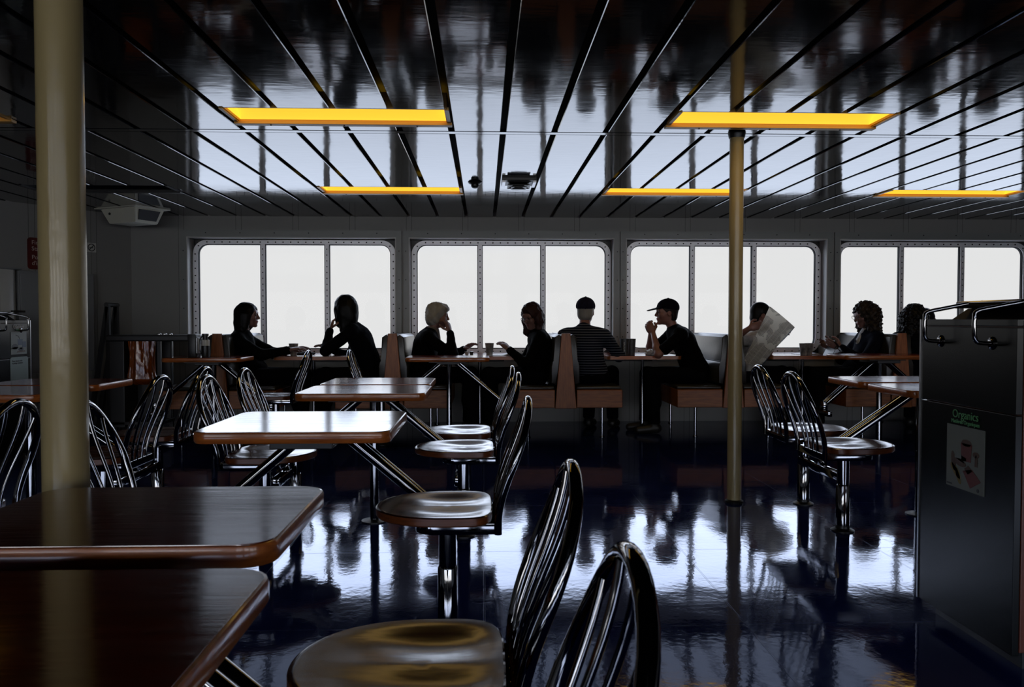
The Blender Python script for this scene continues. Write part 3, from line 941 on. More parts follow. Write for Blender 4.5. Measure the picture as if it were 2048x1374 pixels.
# amber plastic bag hanging under the trolley top
bm = bmesh.new()
NU, NV = 64, 26
rows = []
for j in range(NV + 1):
    v = j / NV
    z = .884 - v * .40
    row = []
    for i in range(NU):
        a = 2 * PI * i / NU
        rad = 1.0 - .10 * math.sin(PI * v) + .10 * v
        if v > .9: rad *= 1 - (v - .9) * 6
        p = Vector((math.cos(a) * .118 * rad, math.sin(a) * .09 * rad, z))
        nn = mnoise.noise(Vector((math.cos(a) * 5, math.sin(a) * 5, z * 5))) * .022 + mnoise.noise(Vector((math.cos(a) * 11, math.sin(a) * 11, z * 3.0))) * .012
        p += Vector((math.cos(a), math.sin(a), 0)) * nn
        row.append(bm.verts.new(p))
    rows.append(row)
for a, b_ in zip(rows, rows[1:]):
    for k in range(NU): bm.faces.new((a[k], a[(k + 1) % NU], b_[(k + 1) % NU], b_[k]))
bm.faces.new(rows[-1])
ab = obj('amber_bag', bm, AMBER, smooth=True, angle=80, loc=(-3.14, 7.46, 0))
tag(ab, 'crinkled amber plastic bag hanging from the black trolley', 'plastic bag')

# ------------------------------------------------------------------ small things on the tables
def cup(x, y, z, h, rb, rt, mat, label, lid=False, group='paper cups'):
    root = empty('paper_cup', (x, y, z))
    bm = bmesh.new()
    lathe(bm, [(rb, 0), (rt, h), (rt + .002, h + .002), (rt - .002, h + .003), (rt - .003, h - .004), (rb - .002, .006)], 28)
    obj('body', bm, mat, root, smooth=True)
    if lid:
        obj('lid', lathe(bmesh.new(), [(rt + .004, h - .002), (rt + .004, h + .008), (rt - .004, h + .016), (rt - .008, h + .012)], 28), BLACKPL, root, smooth=True)
    tag(root, label, 'cup', group)
    return root
CUPG = M('cup_grey_print', (.10, .10, .10), .5, var=(22, (.42, .40, .38), (1, 1, 1)))
CUPGR = M('cup_green_print', (.03, .05, .04), .5, var=(20, (.12, .2, .15), (1, 1, .5)))
CUPD = M('cup_dark_print', (.02, .02, .022), .5, var=(26, (.05, .05, .05), (1, 1, 1)))
cup(-1.822, 7.72, BTZ, .112, .030, .044, CUPG, 'grey printed paper cup in front of the dark haired woman in profile')
cup(-1.505, 7.66, BTZ, .112, .030, .043, CUPGR, 'dark green paper cup by the elbow of the woman touching her face')
cup(.052, 7.72, BTZ, .115, .030, .043, CUPG, 'patterned paper cup between the white haired woman and the woman in glasses')
c1 = cup(1.345, 7.62, BTZ, .158, .036, .047, CUPD, 'tall black paper cup with white script, in front of the man in the cap')
for k, (zz, rr) in enumerate(((.035, .0), (.05, .004), (.064, -.003), (.078, .003), (.092, -.002), (.106, .004), (.12, 0))):
    rad = .036 + (.011) * zz / .158 + .0006
    bm = bmesh.new()
    a = -PI / 2 - .25 + rr * 12
    tube(bm, [(rad * math.cos(a - .12), rad * math.sin(a - .12), zz - .004), (rad * math.cos(a), rad * math.sin(a), zz + .006), (rad * math.cos(a + .14), rad * math.sin(a + .14), zz)], .0016, 5)
    obj('white_script', bm, PAPER, c1)
cup(1.432, 7.74, BTZ, .155, .035, .044, CUPD, 'second tall black paper cup, just right of the one with white script')
cup(3.085, 7.62, BTZ, .112, .030, .042, CUPG, 'left one of two grey cups between the newspaper and the tablet')
cup(3.165, 7.69, BTZ, .112, .030, .042, CUPG, 'right one of two grey cups between the newspaper and the tablet')
for k, (x, lb) in enumerate(((-.165, 'left one of two small creamer tubs by the elbow of the white haired woman'), (-.120, 'right one of two small creamer tubs by the elbow of the white haired woman'))):
    root = empty('creamer_tub', (x, 7.66, BTZ))
    obj('tub', lathe(bmesh.new(), [(.014, 0), (.019, .034), (.021, .036)], 18), CUPD if k else PAPER, root, smooth=True)
    obj('foil_lid', lathe(bmesh.new(), [(.022, .036), (.022, .039)], 18), STEEL, root)
    obj('pull_tab', box(.018, .032, -.006, .006, .036, .038), STEEL, root)
    tag(root, lb, 'creamer', 'creamer tubs')
# folded dark garment and phone on the first booth table
bm = bmesh.new()
bmesh.ops.create_icosphere(bm, subdivisions=4, radius=1)
for v in bm.verts:
    p = v.co.copy(); n_ = mnoise.noise(p * 2.2)
    v.co = Vector((p.x * .10, p.y * .09, max(p.z, -.55) * .016 + .009 + max(n_, 0) * .008 * (p.z > 0)))
g = obj('folded_scarf', bm, cloth('black_scarf', (.012, .012, .014)), smooth=True, angle=80, loc=(-1.76, 7.86, BTZ))
g.location.y = 7.93
tag(g, 'black scarf lying on the leftmost booth table behind the grey cup', 'scarf')
def paperstack(name, x, y, w, d, rz, label, mat=PAPER, th=.004):
    root = empty(name, (x, y, BTZ), rz)
    bm = bmesh.new(); bx(bm, -w / 2, 0, -d / 2, d / 2, 0, th)
    obj('left_page', bm, mat, root)
    bm = bmesh.new()
    n = 10; prof = []
    for i in range(n + 1):
        t = i / n; prof.append((w / 2 * t, th + .014 * math.sin(PI * t) * (1 - t * .4)))
    poly = [(0, 0)] + [(w / 2, 0)] + prof[::-1]
    prism(bm, poly[:-1] if poly[-1] == poly[0] else poly, -d / 2, d / 2, axis='y')
    obj('right_page', bm, mat, root)
    tag(root, label, 'magazine'); return root
paperstack('open_magazine', .175, 7.72, .26, .20, .1, 'open magazine under the hands of the woman in glasses', M('magazine_page', (.5, .5, .48), .5, var=(14, (.15, .15, .15), (1, 1, 1))))
paperstack('open_magazine', 3.20, 7.82, .26, .18, -.1, 'open magazine behind the two grey cups', M('magazine_page_b', (.5, .5, .5), .5, var=(11, (.12, .13, .16), (1, 1, 1))))
bm = bmesh.new(); bmesh.ops.create_icosphere(bm, subdivisions=4, radius=1)
for v in bm.verts:
    p = v.co.copy(); n_ = 1 + .35 * mnoise.noise(p * 2.6) + .2 * mnoise.noise(p * 6)
    v.co = Vector((p.x * .055 * n_, p.y * .05 * n_, max(p.z * .032 * n_, -.026) + .026))
g = obj('crumpled_wrapper', bm, PLASTICWRAP, smooth=True, angle=25, loc=(1.605, 7.62, BTZ))
tag(g, 'crumpled clear wrapper on the table under the clasped hands', 'wrapper')
# dispenser and bottle on the dark red table
HZ = .761
root = empty('napkin_dispenser', (-2.485, 6.95, HZ))
obj('body', box(-.036, .034, -.06, .06, 0, .195, bev=.006), BLACKPL, root, smooth=True)
obj('face_plate', box(.030, .040, -.045, .045, .03, .165, bev=.003), STEEL, root)
obj('napkins', box(.0395, .046, -.02, .02, .05, .15), PAPER, root)
tag(root, 'black napkin dispenser on the dark red table', 'napkin dispenser')
root = empty('sauce_bottle', (-2.39, 6.95, HZ))
obj('body', lathe(bmesh.new(), [(.030, 0), (.033, .01), (.033, .13), (.026, .15)], 24), BLACKPL, root, smooth=True)
obj('cap', lathe(bmesh.new(), [(.022, .15), (.022, .178), (.028, .18), (.028, .198), (.01, .2)], 20), BLACKPL, root, smooth=True)
obj('label_band', lathe(bmesh.new(), [(.0335, .095), (.0345, .095), (.0345, .145), (.0335, .145)], 24), PAPER, root, smooth=True)
obj('hose', tube(bmesh.new(), smoothpath([(-.02, 0, .18), (-.045, 0, .15), (-.05, 0, .07), (-.034, 0, .03)], 5), .005, 8), BLACKPL, root, smooth=True)
tag(root, 'dark pump bottle with a white band, right of the napkin dispenser', 'bottle')
root = empty('tablet', (3.385, 7.58, BTZ))
sl = obj('screen_slab', box(-.085, .085, -.12, .12, -.004, .004, bev=.003), BLACKGLOSS, root)
sl.location = (-.012, 0, .075); sl.rotation_euler = (0, R(52), 0)
sl2 = obj('stand_flap', box(-.055, .055, -.10, .10, -.002, .002), BLACKPL, root)
sl2.location = (-.058, 0, .048); sl2.rotation_euler = (0, R(-62), 0)
tag(root, 'black tablet propped up on the table before the curly haired woman', 'tablet')

# newspaper held up by the reader
def sheet(name, P4, mat, parent, bulge, th=.003, n=14):
    TL, TR, BR, BL = [Vector(p) for p in P4]
    xa = (TR - TL); ya = (TL - BL)
    w_, h_ = xa.length, ya.length
    nrm = xa.cross(ya).normalized()
    me = bmesh.new()
    rows = []
    for j in range(n + 1):
        row = []
        for i in range(n + 1):
            s_, t_ = i / n, j / n
            p = (TL * (1 - s_) + TR * s_) * (1 - t_) + (BL * (1 - s_) + BR * s_) * t_
            p = p + nrm * (bulge * math.sin(PI * s_) + .006 * math.sin(6 * t_ + 3 * s_))
            row.append(me.verts.new(p))
        rows.append(row)
    for j in range(n):
        for i in range(n): me.faces.new((rows[j][i], rows[j + 1][i], rows[j + 1][i + 1], rows[j][i + 1]))
    r = bmesh.ops.solidify(me, geom=me.faces[:], thickness=th)
    # put into a local frame so that the print follows the page
    X_ = xa.normalized(); Y_ = nrm.cross(X_).normalized()
    mat4 = Matrix((( X_.x, Y_.x, nrm.x, TL.x), (X_.y, Y_.y, nrm.y, TL.y), (X_.z, Y_.z, nrm.z, TL.z), (0, 0, 0, 1)))
    me.transform(mat4.inverted())
    o = obj(name, me, mat, parent, smooth=True, angle=60)
    o.matrix_local = mat4
    return o
root = empty('newspaper', (2.70, 7.36, .68))
off = Vector((2.70, 7.36, .68))
q = [Vector(p) - off for p in ((2.645, 7.33, 1.205), (2.885, 7.35, 1.015), (2.572, 7.37, .645), (2.405, 7.35, .685))]
sheet('front_page', q, NEWS, root, .012)
q2 = [Vector(p) - off for p in ((2.885, 7.353, 1.015), (2.965, 7.60, 1.02), (2.70, 7.60, .70), (2.572, 7.373, .645))]
sheet('rear_page', q2, NEWSBLUE, root, .01)
tag(root, 'open newspaper held up in front of the reader beside the slim pole', 'newspaper')
# ------------------------------------------------------------------ people
class SDF:
    """smooth union of tapered limbs and ellipsoids, meshed with surface nets"""
    def __init__(self, lo, hi, h):
        self.h = h; self.lo = np.array(lo, dtype=np.float32)
        self.n = np.ceil((np.array(hi) - np.array(lo)) / h).astype(int) + 1
        self.a = np.full(self.n, 1.0, np.float32)
        self.ax = [self.lo[i] + h * np.arange(self.n[i], dtype=np.float32) for i in range(3)]
    def _sub(self, lo, hi):
        i0 = np.clip(np.floor((np.array(lo) - self.lo) / self.h).astype(int), 0, self.n - 1)
        i1 = np.clip(np.ceil((np.array(hi) - self.lo) / self.h).astype(int) + 1, 1, self.n)
        if np.any(i1 <= i0): return None, None
        sl = tuple(slice(a, b) for a, b in zip(i0, i1))
        return sl, np.meshgrid(*[self.ax[k][sl[k]] for k in range(3)], indexing='ij')
    def _put(self, sl, d, k, op):
        A = self.a[sl]
        if op == 'u':
            if k > 0:
                hh = np.maximum(k - np.abs(A - d), 0) / k
                A[...] = np.minimum(A, d) - hh * hh * k * .25
            else: A[...] = np.minimum(A, d)
        else:
            if k > 0:
                hh = np.maximum(k - np.abs(A + d), 0) / k
                A[...] = np.maximum(A, -d) + hh * hh * k * .25
            else: A[...] = np.maximum(A, -d)
    def cap(self, a, b, ra, rb=None, k=.02, op='u'):
        a = np.array(a, dtype=np.float32); b = np.array(b, dtype=np.float32)
        if rb is None: rb = ra
        m = max(ra, rb) + k + 3 * self.h
        sl, g = self._sub(np.minimum(a, b) - m, np.maximum(a, b) + m)
        if sl is None: return self
        ba = b - a; q = max(float(ba @ ba), 1e-9)
        p = [g[i] - a[i] for i in range(3)]
        t = np.clip((p[0] * ba[0] + p[1] * ba[1] + p[2] * ba[2]) / q, 0, 1)
        d = np.sqrt(sum((p[i] - t * ba[i]) ** 2 for i in range(3))) - (ra + (rb - ra) * t)
        self._put(sl, d, k, op); return self
    def ell(self, c, r, rot=None, k=.02, op='u'):
        c = np.array(c, dtype=np.float32); r = np.array(r, dtype=np.float32)
        m = max(r) + k + 3 * self.h
        sl, g = self._sub(c - m, c + m)
        if sl is None: return self
        p = [g[i] - c[i] for i in range(3)]
        if rot is not None:
            Rm = np.array(rot, dtype=np.float32)     # columns = local axes
            p = [p[0] * Rm[0, j] + p[1] * Rm[1, j] + p[2] * Rm[2, j] for j in range(3)]
        k0 = np.sqrt(sum((p[i] / r[i]) ** 2 for i in range(3)))
        k1 = np.sqrt(sum((p[i] / r[i] ** 2) ** 2 for i in range(3)))
        d = np.where(k1 > 1e-6, k0 * (k0 - 1) / np.maximum(k1, 1e-6), -min(r))
        self._put(sl, d, k, op); return self
    def plane_cut(self, pt, nrm):
        nrm = np.array(nrm) / np.linalg.norm(nrm)
        g = np.meshgrid(*self.ax, indexing='ij')
        d = sum((g[i] - pt[i]) * nrm[i] for i in range(3))
        self.a[...] = np.maximum(self.a, d); return self
    def curl(self, amp, fr, seed=0.0):
        g = np.meshgrid(*self.ax, indexing='ij')
        m = np.abs(self.a) < .05
        x, y, z = (g[i][m] for i in range(3))
        self.a[m] += amp * (np.sin(fr * x + seed) * np.sin(fr * 1.1 * y + 1.3 + seed) * np.sin(fr * .9 * z + .7) + .5 * np.sin(fr * 2.1 * x + .4) * np.sin(fr * 1.9 * y) * np.sin(fr * 2.2 * z + seed))
        return self
    def mesh(self, name, mats, parent=None):
        A = self.a; ins = A < 0
        c = np.zeros(np.array(A.shape) - 1, np.uint8)
        for dx in (0, 1):
            for dy in (0, 1):
                for dz in (0, 1):
                    c += ins[dx:A.shape[0] - 1 + dx, dy:A.shape[1] - 1 + dy, dz:A.shape[2] - 1 + dz]
        act = (c > 0) & (c < 8)
        ijk = np.argwhere(act)
        idx = np.full(act.shape, -1, np.int32); idx[act] = np.arange(len(ijk))
        pos = np.zeros((len(ijk), 3)); cnt = np.zeros(len(ijk))
        cor = [(x, y, z) for x in (0, 1) for y in (0, 1) for z in (0, 1)]
        val = {q: A[ijk[:, 0] + q[0], ijk[:, 1] + q[1], ijk[:, 2] + q[2]] for q in cor}
        for q in cor:
            for ax in range(3):
                if q[ax] == 0:
                    q2 = tuple(1 if i == ax else q[i] for i in range(3))
                    va, vb = val[q], val[q2]
                    cr = (va < 0) != (vb < 0)
                    t = np.where(cr, va / np.where(cr, va - vb, 1), 0)
                    pt = np.tile(np.array(q, float), (len(ijk), 1)); pt[:, ax] += t
                    pos[cr] += pt[cr]; cnt[cr] += 1
        V = self.lo + self.h * (ijk + pos / cnt[:, None])
        quads = []
        for ax in range(3):
            o1, o2 = [(1, 2), (2, 0), (0, 1)][ax]
            sa = [slice(None)] * 3; sb = [slice(None)] * 3
            sa[ax] = slice(0, -1); sb[ax] = slice(1, None)
            df = ins[tuple(sa)] != ins[tuple(sb)]
            e = np.argwhere(df)
            ok = (e[:, o1] > 0) & (e[:, o2] > 0) & (e[:, o1] < A.shape[o1] - 1) & (e[:, o2] < A.shape[o2] - 1)
            e = e[ok]
            fl = ins[tuple(sa)][e[:, 0], e[:, 1], e[:, 2]]
            def cell(d1, d2):
                w = e.copy(); w[:, o1] -= d1; w[:, o2] -= d2
                return idx[w[:, 0], w[:, 1], w[:, 2]]
            Q = np.stack([cell(1, 1), cell(0, 1), cell(0, 0), cell(1, 0)], 1)
            Q[~fl] = Q[~fl][:, ::-1]
            quads.append(Q)
        Q = np.concatenate(quads)
        me = bpy.data.meshes.new(name)
        me.vertices.add(len(V)); me.vertices.foreach_set('co', V.astype(np.float32).ravel())
        me.loops.add(Q.size); me.loops.foreach_set('vertex_index', Q.astype(np.int32).ravel())
        me.polygons.add(len(Q)); me.polygons.foreach_set('loop_start', np.arange(0, Q.size, 4, dtype=np.int32))
        me.polygons.foreach_set('use_smooth', np.ones(len(Q), bool))
        me.update(calc_edges=True); me.validate()
        for m in (mats if isinstance(mats, (list, tuple)) else [mats]): me.materials.append(m)
        o = bpy.data.objects.new(name, me)
        return link(o, parent)

def np3(v): return np.array(v, dtype=float)
def unit(v): v = np3(v); return v / max(np.linalg.norm(v), 1e-9)
def rot_about(v, axis, ang):
    axis = unit(axis); v = np3(v)
    return v * math.cos(ang) + np.cross(axis, v) * math.sin(ang) + axis * (axis @ v) * (1 - math.cos(ang))
def two_bone(a, c, l1, l2, hint):
    a, c = np3(a), np3(c); d = c - a; L_ = np.linalg.norm(d)
    L_ = min(L_, (l1 + l2) * .995); d = unit(d); c = a + d * L_
    x = (l1 * l1 - l2 * l2 + L_ * L_) / (2 * L_)
    y = math.sqrt(max(l1 * l1 - x * x, 0))
    h = np3(hint); h = unit(h - d * (h @ d))
    return a + d * x + h * y, c

def hand(S, w, d, n, side, curl, sc=1.0):
    """w wrist, d direction of the knuckles, n way the palm faces, side +1 left / -1 right hand"""
    d = unit(d); n = unit(np3(n) - d * (np3(n) @ d)); ac = np.cross(n, d) * side      # towards the thumb side
    kn = w + d * .088 * sc
    Rm = np.stack([d, ac, n], 1)
    S.ell(w + d * .048 * sc, (.056 * sc, .040 * sc, .016 * sc), Rm, k=.012)
    fl = [(.030, .074, .0085), (.010, .083, .0088), (-.010, .077, .0085), (-.029, .060, .0075)]
    for i, (o, L_, r) in enumerate(fl):
        b = kn + ac * o * sc - d * abs(o) * .16 * sc
        S.cap(w + d * .03 * sc + ac * o * .7 * sc, b, .011 * sc, .0105 * sc, k=.008)
        dd = d; p = b
        for f, bend in ((.46, 34), (.30, 48), (.24, 30)):
            dd = rot_about(dd, np.cross(d, n), R(bend * curl * (1 + .06 * i)))
            q = p + dd * L_ * f * sc
            S.cap(p, q, r * sc, r * .92 * sc, k=.003); p = q
    tb = w + d * .022 * sc + ac * .030 * sc + n * .006
    td = unit(d * .62 + ac * .62 + n * (.30 + .3 * curl))
    p = tb
    for f, bend in ((.038, 0), (.032, 22), (.026, 22)):
        td = rot_about(td, np.cross(td, d * .8 + n * .5), R(bend * (.5 + curl)))
        q = p + td * f * sc
        S.cap(p, q, .0115 * sc, .0095 * sc, k=.006); p = q

def person(label, x, y, rz, head, hy=0.0, hp=0.0, wl=(.38, .14, .79), wr=(.38, -.14, .79), hl=None, hr=None, el=(-.4, .6, -.8), er=(-.4, -.6, -.8),
           hair='short', hairmat_=None, top=None, sleeve='long', cap_=None, glasses=False, female=True, skin=SKIN, collar=None, legs=DENIM, bulk=1.0, tilt=0.0, fwd=0.0):
    """seated figure; local x = facing direction, origin on the floor below the hips"""
    hx, hyy, hz = head
    SEAT = .472
    hip = np3((0, 0, SEAT + .085)); hc = np3((hx, hyy, hz))
    Hm = np.array((Matrix.Rotation(R(hy), 3, 'Z') @ Matrix.Rotation(R(hp), 3, 'Y') @ Matrix.Rotation(R(tilt), 3, 'X')))
    def H(p): return hc + Hm @ np3(p)
    nb = hc + np3((-.045, 0, -.15)) + (Hm @ np3((-.02, 0, 0)))
    sp = nb - hip
    back = unit(np3((-sp[2], 0, sp[0])))
    chest = hip + sp * .66 + back * .035
    waist = hip + sp * .33 + back * .03
    shc = hip + sp * .90 + back * .025
    sw = (.165 if female else .19) * bulk
    shl, shr = shc + np3((.01, sw, -.03)), shc + np3((.01, -sw, -.03))
    upx = unit(sp)
    Tm = np.stack([np.cross(np3((0, 1, 0)), upx), np3((0, 1, 0)), upx], 1)
    l1, l2 = .285, .25
    eL, wL = two_bone(shl, wl, l1, l2, el); eR, wR = two_bone(shr, wr, l1, l2, er)
    knL, knR = np3((.44, .115, .555)), np3((.44, -.105, .555))
    anL, anR = np3((.42, .125, .085)), np3((.46, -.11, .085))
    lo = np.minimum.reduce([hip - .25, eL - .1, eR - .1, wL - .22, wR - .22, hc - .2, np3((-.25, -.28, 0))]); lo[2] = -.02
    hi = np.maximum.reduce([hip + .25, eL + .1, eR + .1, wL + .22, wR + .22, hc + .2, np3((.72, .28, 1.0))])
    # ---- body -------------------------------------------------------
    S = SDF(lo, hi, .0058)
    b = bulk
    S.ell(hip + np3((-.01, 0, 0)), (.115, .155 * b, .105), None, k=.05)
    S.ell(waist, (.095 * b, .135 * b, .13), Tm, k=.06)
    S.ell(chest, (.098 * b, .148 * b, .15), Tm, k=.06)
    S.cap(shl * .8 + shr * .2, shr * .8 + shl * .2, .048, .048, k=.06)
    S.cap(nb - upx * .05, nb + (hc - nb) * .55, .056 if not female else .050, .050 if not female else .045, k=.035)
    for sh, e, w in ((shl, eL, wL), (shr, eR, wR)):
        S.cap(sh, e, .044 * b, .036 * b, k=.03)
        m_ = e + (w - e) * .3
        S.cap(e, m_, .036 * b, .037 * b, k=.02); S.cap(m_, w, .036 * b, .0235, k=.02)
    for k_, a_, hy_ in ((knL, anL, .09), (knR, anR, -.09)):
        S.cap(hip + np3((0, hy_, -.01)), k_, .075, .05, k=.05)
        S.cap(k_, k_ * .6 + a_ * .4 + np3((-.015, 0, 0)), .048, .05, k=.03); S.cap(k_ * .6 + a_ * .4 + np3((-.015, 0, 0)), a_, .05, .034, k=.03)
        S.cap(a_ + np3((-.02, 0, -.035)), a_ + np3((.14, 0, -.055)), .034, .026, k=.03)
    dl = unit(wL - eL) if hl is None else np3(hl[0]); dr = unit(wR - eR) if hr is None else np3(hr[0])
    hand(S, wL, dl, (0, -.2, -1) if hl is None else hl[1], 1, .35 if hl is None else hl[2], .98)
    hand(S, wR, dr, (0, .2, -1) if hr is None else hr[1], -1, .35 if hr is None else hr[2], .98)
    # head
    f = .95 if female else 1.0
    def he(c, r, k=.02, op='u'): S.ell(H(np3(c) * f), tuple(q * f for q in r), Hm, k=k, op=op)
    def hcap(a, b_, ra, rb=None, k=.012, op='u'): S.cap(H(np3(a) * f), H(np3(b_) * f), ra * f, (rb or ra) * f, k=k, op=op)
    he((-.014, 0, .030), (.094, .074, .086)); he((.028, 0, -.022), (.062, .059, .085), .03)
    he((.034, 0, -.076), (.046, .044, .036), .025); he((.070, 0, -.100), (.019, .021, .017), .018)
    hcap((.074, -.034, .024), (.074, .034, .024), .0165, k=.02)
    for s in (-1, 1):
        he((.060, s * .040, -.028), (.026, .024, .024), .02)
        he((.094, s * .031, .004), (.014, .017, .012), .010, 's')
        he((.078, s * .031, .003), (.0125, .0125, .0125), .003)
        hcap((.082, s * .018, .013), (.074, s * .046, .010), .0045, k=.006)
        he((-.008, s * .074, -.008), (.020, .008, .032), .008); he((-.004, s * .0795, -.010), (.010, .005, .018), .004, 's')
        he((.098, s * .0115, -.032), (.010, .0085, .008), .006)
    hcap((.084, 0, .016), (.108, 0, -.026), .0075, .0105, k=.014)
    hcap((.088, -.017, -.0585), (.088, .017, -.0585), .0062, k=.007); hcap((.093, -.008, -.0575), (.093, .008, -.0575), .0060, k=.006)
    hcap((.087, -.014, -.0705), (.087, .014, -.0705), .0068, k=.007)
    he((.099, 0, -.0645), (.008, .020, .0016), .003, 's')
    body = S.mesh('person', [skin, LIPS, EYE])
    # lips and eyes get their own colour on the same skin
    me = body.data
    nP = len(me.polygons)
    cen = np.zeros(nP * 3, np.float32); me.polygons.foreach_get('center', cen); cen = cen.reshape(-1, 3)
    loc_ = (cen - hc) @ Hm / f
    mi = np.zeros(nP, np.int32)
    lip = (loc_[:, 0] > .08) & (np.abs(loc_[:, 1]) < .022) & (loc_[:, 2] < -.053) & (loc_[:, 2] > -.077)
    mi[lip] = 1
    for s in (-1, 1):
        dd = np.sqrt((loc_[:, 0] - .086) ** 2 + (loc_[:, 1] - s * .031) ** 2 + (loc_[:, 2] - .003) ** 2)
        mi[dd < .0085] = 2
    me.polygons.foreach_set('material_index', mi)
    body.location = (x, y, 0); body.rotation_euler = (0, 0, rz)
    tag(body, label, 'person')
    # ---- upper garment ----------------------------------------------
    g = .012
    T = SDF(lo, hi, .0085)
    T.ell(hip + np3((-.01, 0, .04)), (.132, .172 * b, .115), None, k=.05)
    T.ell(waist, (.118 * b, .160 * b, .14), Tm, k=.06); T.ell(chest, (.118 * b, .168 * b, .155), Tm, k=.06)
    T.cap(shl * .85 + shr * .15, shr * .85 + shl * .15, .060, .060, k=.06)
    T.cap(nb - upx * .07, nb - upx * .015, .075, .066, k=.045)
    for q_ in (shl, shr): T.cap(nb - upx * .06, q_ * .7 + shc * .3 + np3((0, 0, .01)), .055, .05, k=.05)
    for sh, e, w in ((shl, eL, wL), (shr, eR, wR)):
        if sleeve == 'long':
            T.cap(sh, e, .060 * b, .050 * b, k=.04); T.cap(e, e + (w - e) * .93, .050 * b, .036, k=.025)
        else:
            T.cap(sh, sh + (e - sh) * .72, .060 * b, .056 * b, k=.04)
    T.curl(.0035, 38.0, x)
    T.plane_cut(hip + np3((0, 0, -.075)), (0, 0, -1))
    tp = T.mesh('jacket' if sleeve == 'long' else 'shirt', top, body)
    if collar is not None:
        Cc = SDF(nb - .14, nb + .14, .006)
        Cc.cap(nb - upx * .055 + np3((.008, 0, 0)), nb + upx * .012, .073, .060, k=.01)
        Cc.cap(nb - upx * .115 + np3((.072, 0, 0)), nb - upx * .01 + np3((.03, 0, 0)), .037, .046, k=.03)
        Cc.cap(nb - upx * .02, nb + upx * .10, .048, .048, k=.003, op='s')
        Cc.mesh('collar', collar, body)
    # ---- trousers and shoes -----------------------------------------
    Q = SDF(np3((-.2, -.27, 0)), np3((.75, .27, .75)), .010)
    Q.ell(hip + np3((-.01, 0, -.005)), (.128, .168 * b, .105), None, k=.05)
    for k_, a_, hy_ in ((knL, anL, .09), (knR, anR, -.09)):
        Q.cap(hip + np3((0, hy_, -.01)), k_, .086, .064, k=.05); Q.cap(k_, a_ + np3((-.005, 0, .03)), .066, .058, k=.03)
        Q.cap(k_ * .85 + a_ * .15 + np3((-.012, 0, 0)), k_ * .45 + a_ * .55 + np3((-.018, 0, 0)), .066, .064, k=.03)
    Q.plane_cut(np3((0, 0, .09)), (0, 0, -1))
    Q.mesh('trousers', legs, body)
    for a_ in (anL, anR):
        Z = SDF(a_ - np3((.1, .08, .1)), a_ + np3((.26, .08, .06)), .007)
        Z.cap(a_ + np3((-.03, 0, -.035)), a_ + np3((.15, 0, -.052)), .046, .036, k=.03); Z.cap(a_ + np3((0, 0, -.03)), a_ + np3((0, 0, .01)), .044, .042, k=.02)
        Z.plane_cut(a_ * np3((1, 1, 0)) + np3((0, 0, .003)), (0, 0, -1))
        Z.mesh('shoe', SHOE, body)
    # ---- hair -------------------------------------------------------
    G = SDF(hc - .34, hc + .30, .0055)
    def ge(c, r, k=.02, op='u'): G.ell(H(np3(c) * f), tuple(q * f for q in r), Hm, k=k, op=op)
    def gdown(c, r, L_, rb, k=.03):       # a lock that hangs straight down
        p = H(np3(c) * f); G.cap(p, p + np3((-.01, 0, -L_)), r, rb, k=k)
    if hair == 'bob':
        ge((-.020, 0, .036), (.112, .096, .098)); ge((-.045, 0, -.04), (.085, .095, .10), .03)
        for s in (-1, 1): gdown((-.03, s * .062, 0), .045, .13, .036); gdown((.012, s * .072, 0), .03, .10, .024)
        gdown((-.075, 0, 0), .06, .13, .05)
        ge((.085, 0, -.045), (.068, .066, .105), .02, 's')
        G.curl(.0035, 48.0, x)
    elif hair == 'long':
        ge((-.022, 0, .038), (.118, .106, .105)); ge((-.05, 0, -.05), (.095, .108, .13), .03)
        for s in (-1, 1): gdown((-.04, s * .068, 0), .05, .20, .034); gdown((.012, s * .080, -.01), .034, .14, .026)
        gdown((-.085, 0, 0), .07, .22, .055)
        ge((.098, 0, -.055), (.062, .062, .10), .02, 's')
        G.curl(.004, 42.0, x)
    elif hair == 'crop':
        ge((-.020, 0, .040), (.112, .096, .096)); ge((-.055, 0, -.03), (.072, .088, .085), .03)
        for s in (-1, 1): gdown((.0, s * .070, .02), .030, .07, .022)
        ge((.045, 0, .078), (.06, .075, .035), .03)
        ge((.088, 0, -.052), (.066, .068, .100), .015, 's')
        ge((-.01, 0, -.17), (.09, .09, .06), .02, 's')
        G.curl(.0075, 58.0, x)
    elif hair == 'wavy':
        ge((-.020, 0, .038), (.114, .100, .100)); ge((-.055, 0, -.05), (.088, .10, .12), .03)
        for s in (-1, 1): gdown((-.03, s * .070, 0), .046, .17, .040); gdown((.004, s * .078, -.01), .028, .14, .022)
        gdown((-.085, 0, -.02), .062, .17, .05)
        ge((.090, 0, -.05), (.064, .062, .105), .02, 's')
        G.curl(.007, 60.0, x)
    elif hair == 'curly':
        ge((-.020, 0, .040), (.116, .105, .100)); ge((-.065, 0, -.02), (.10, .12, .11), .03)
        for s in (-1, 1): gdown((-.045, s * .085, 0), .055, .15, .055); gdown((.005, s * .085, .01), .034, .11, .034)
        gdown((-.10, 0, 0), .075, .17, .075)
        ge((.088, 0, -.05), (.064, .064, .105), .02, 's')
        G.curl(.013, 95.0, x)
    elif hair == 'short':
        ge((-.018, 0, .034), (.101, .082, .092)); ge((-.045, 0, -.03), (.062, .074, .07), .02)
        ge((.082, 0, -.045), (.085, .09, .098), .015, 's'); ge((-.005, 0, -.045), (.034, .12, .045), .015, 's')
        ge((-.03, 0, -.13), (.11, .11, .05), .015, 's')
    G.mesh('hair', hairmat_, body)
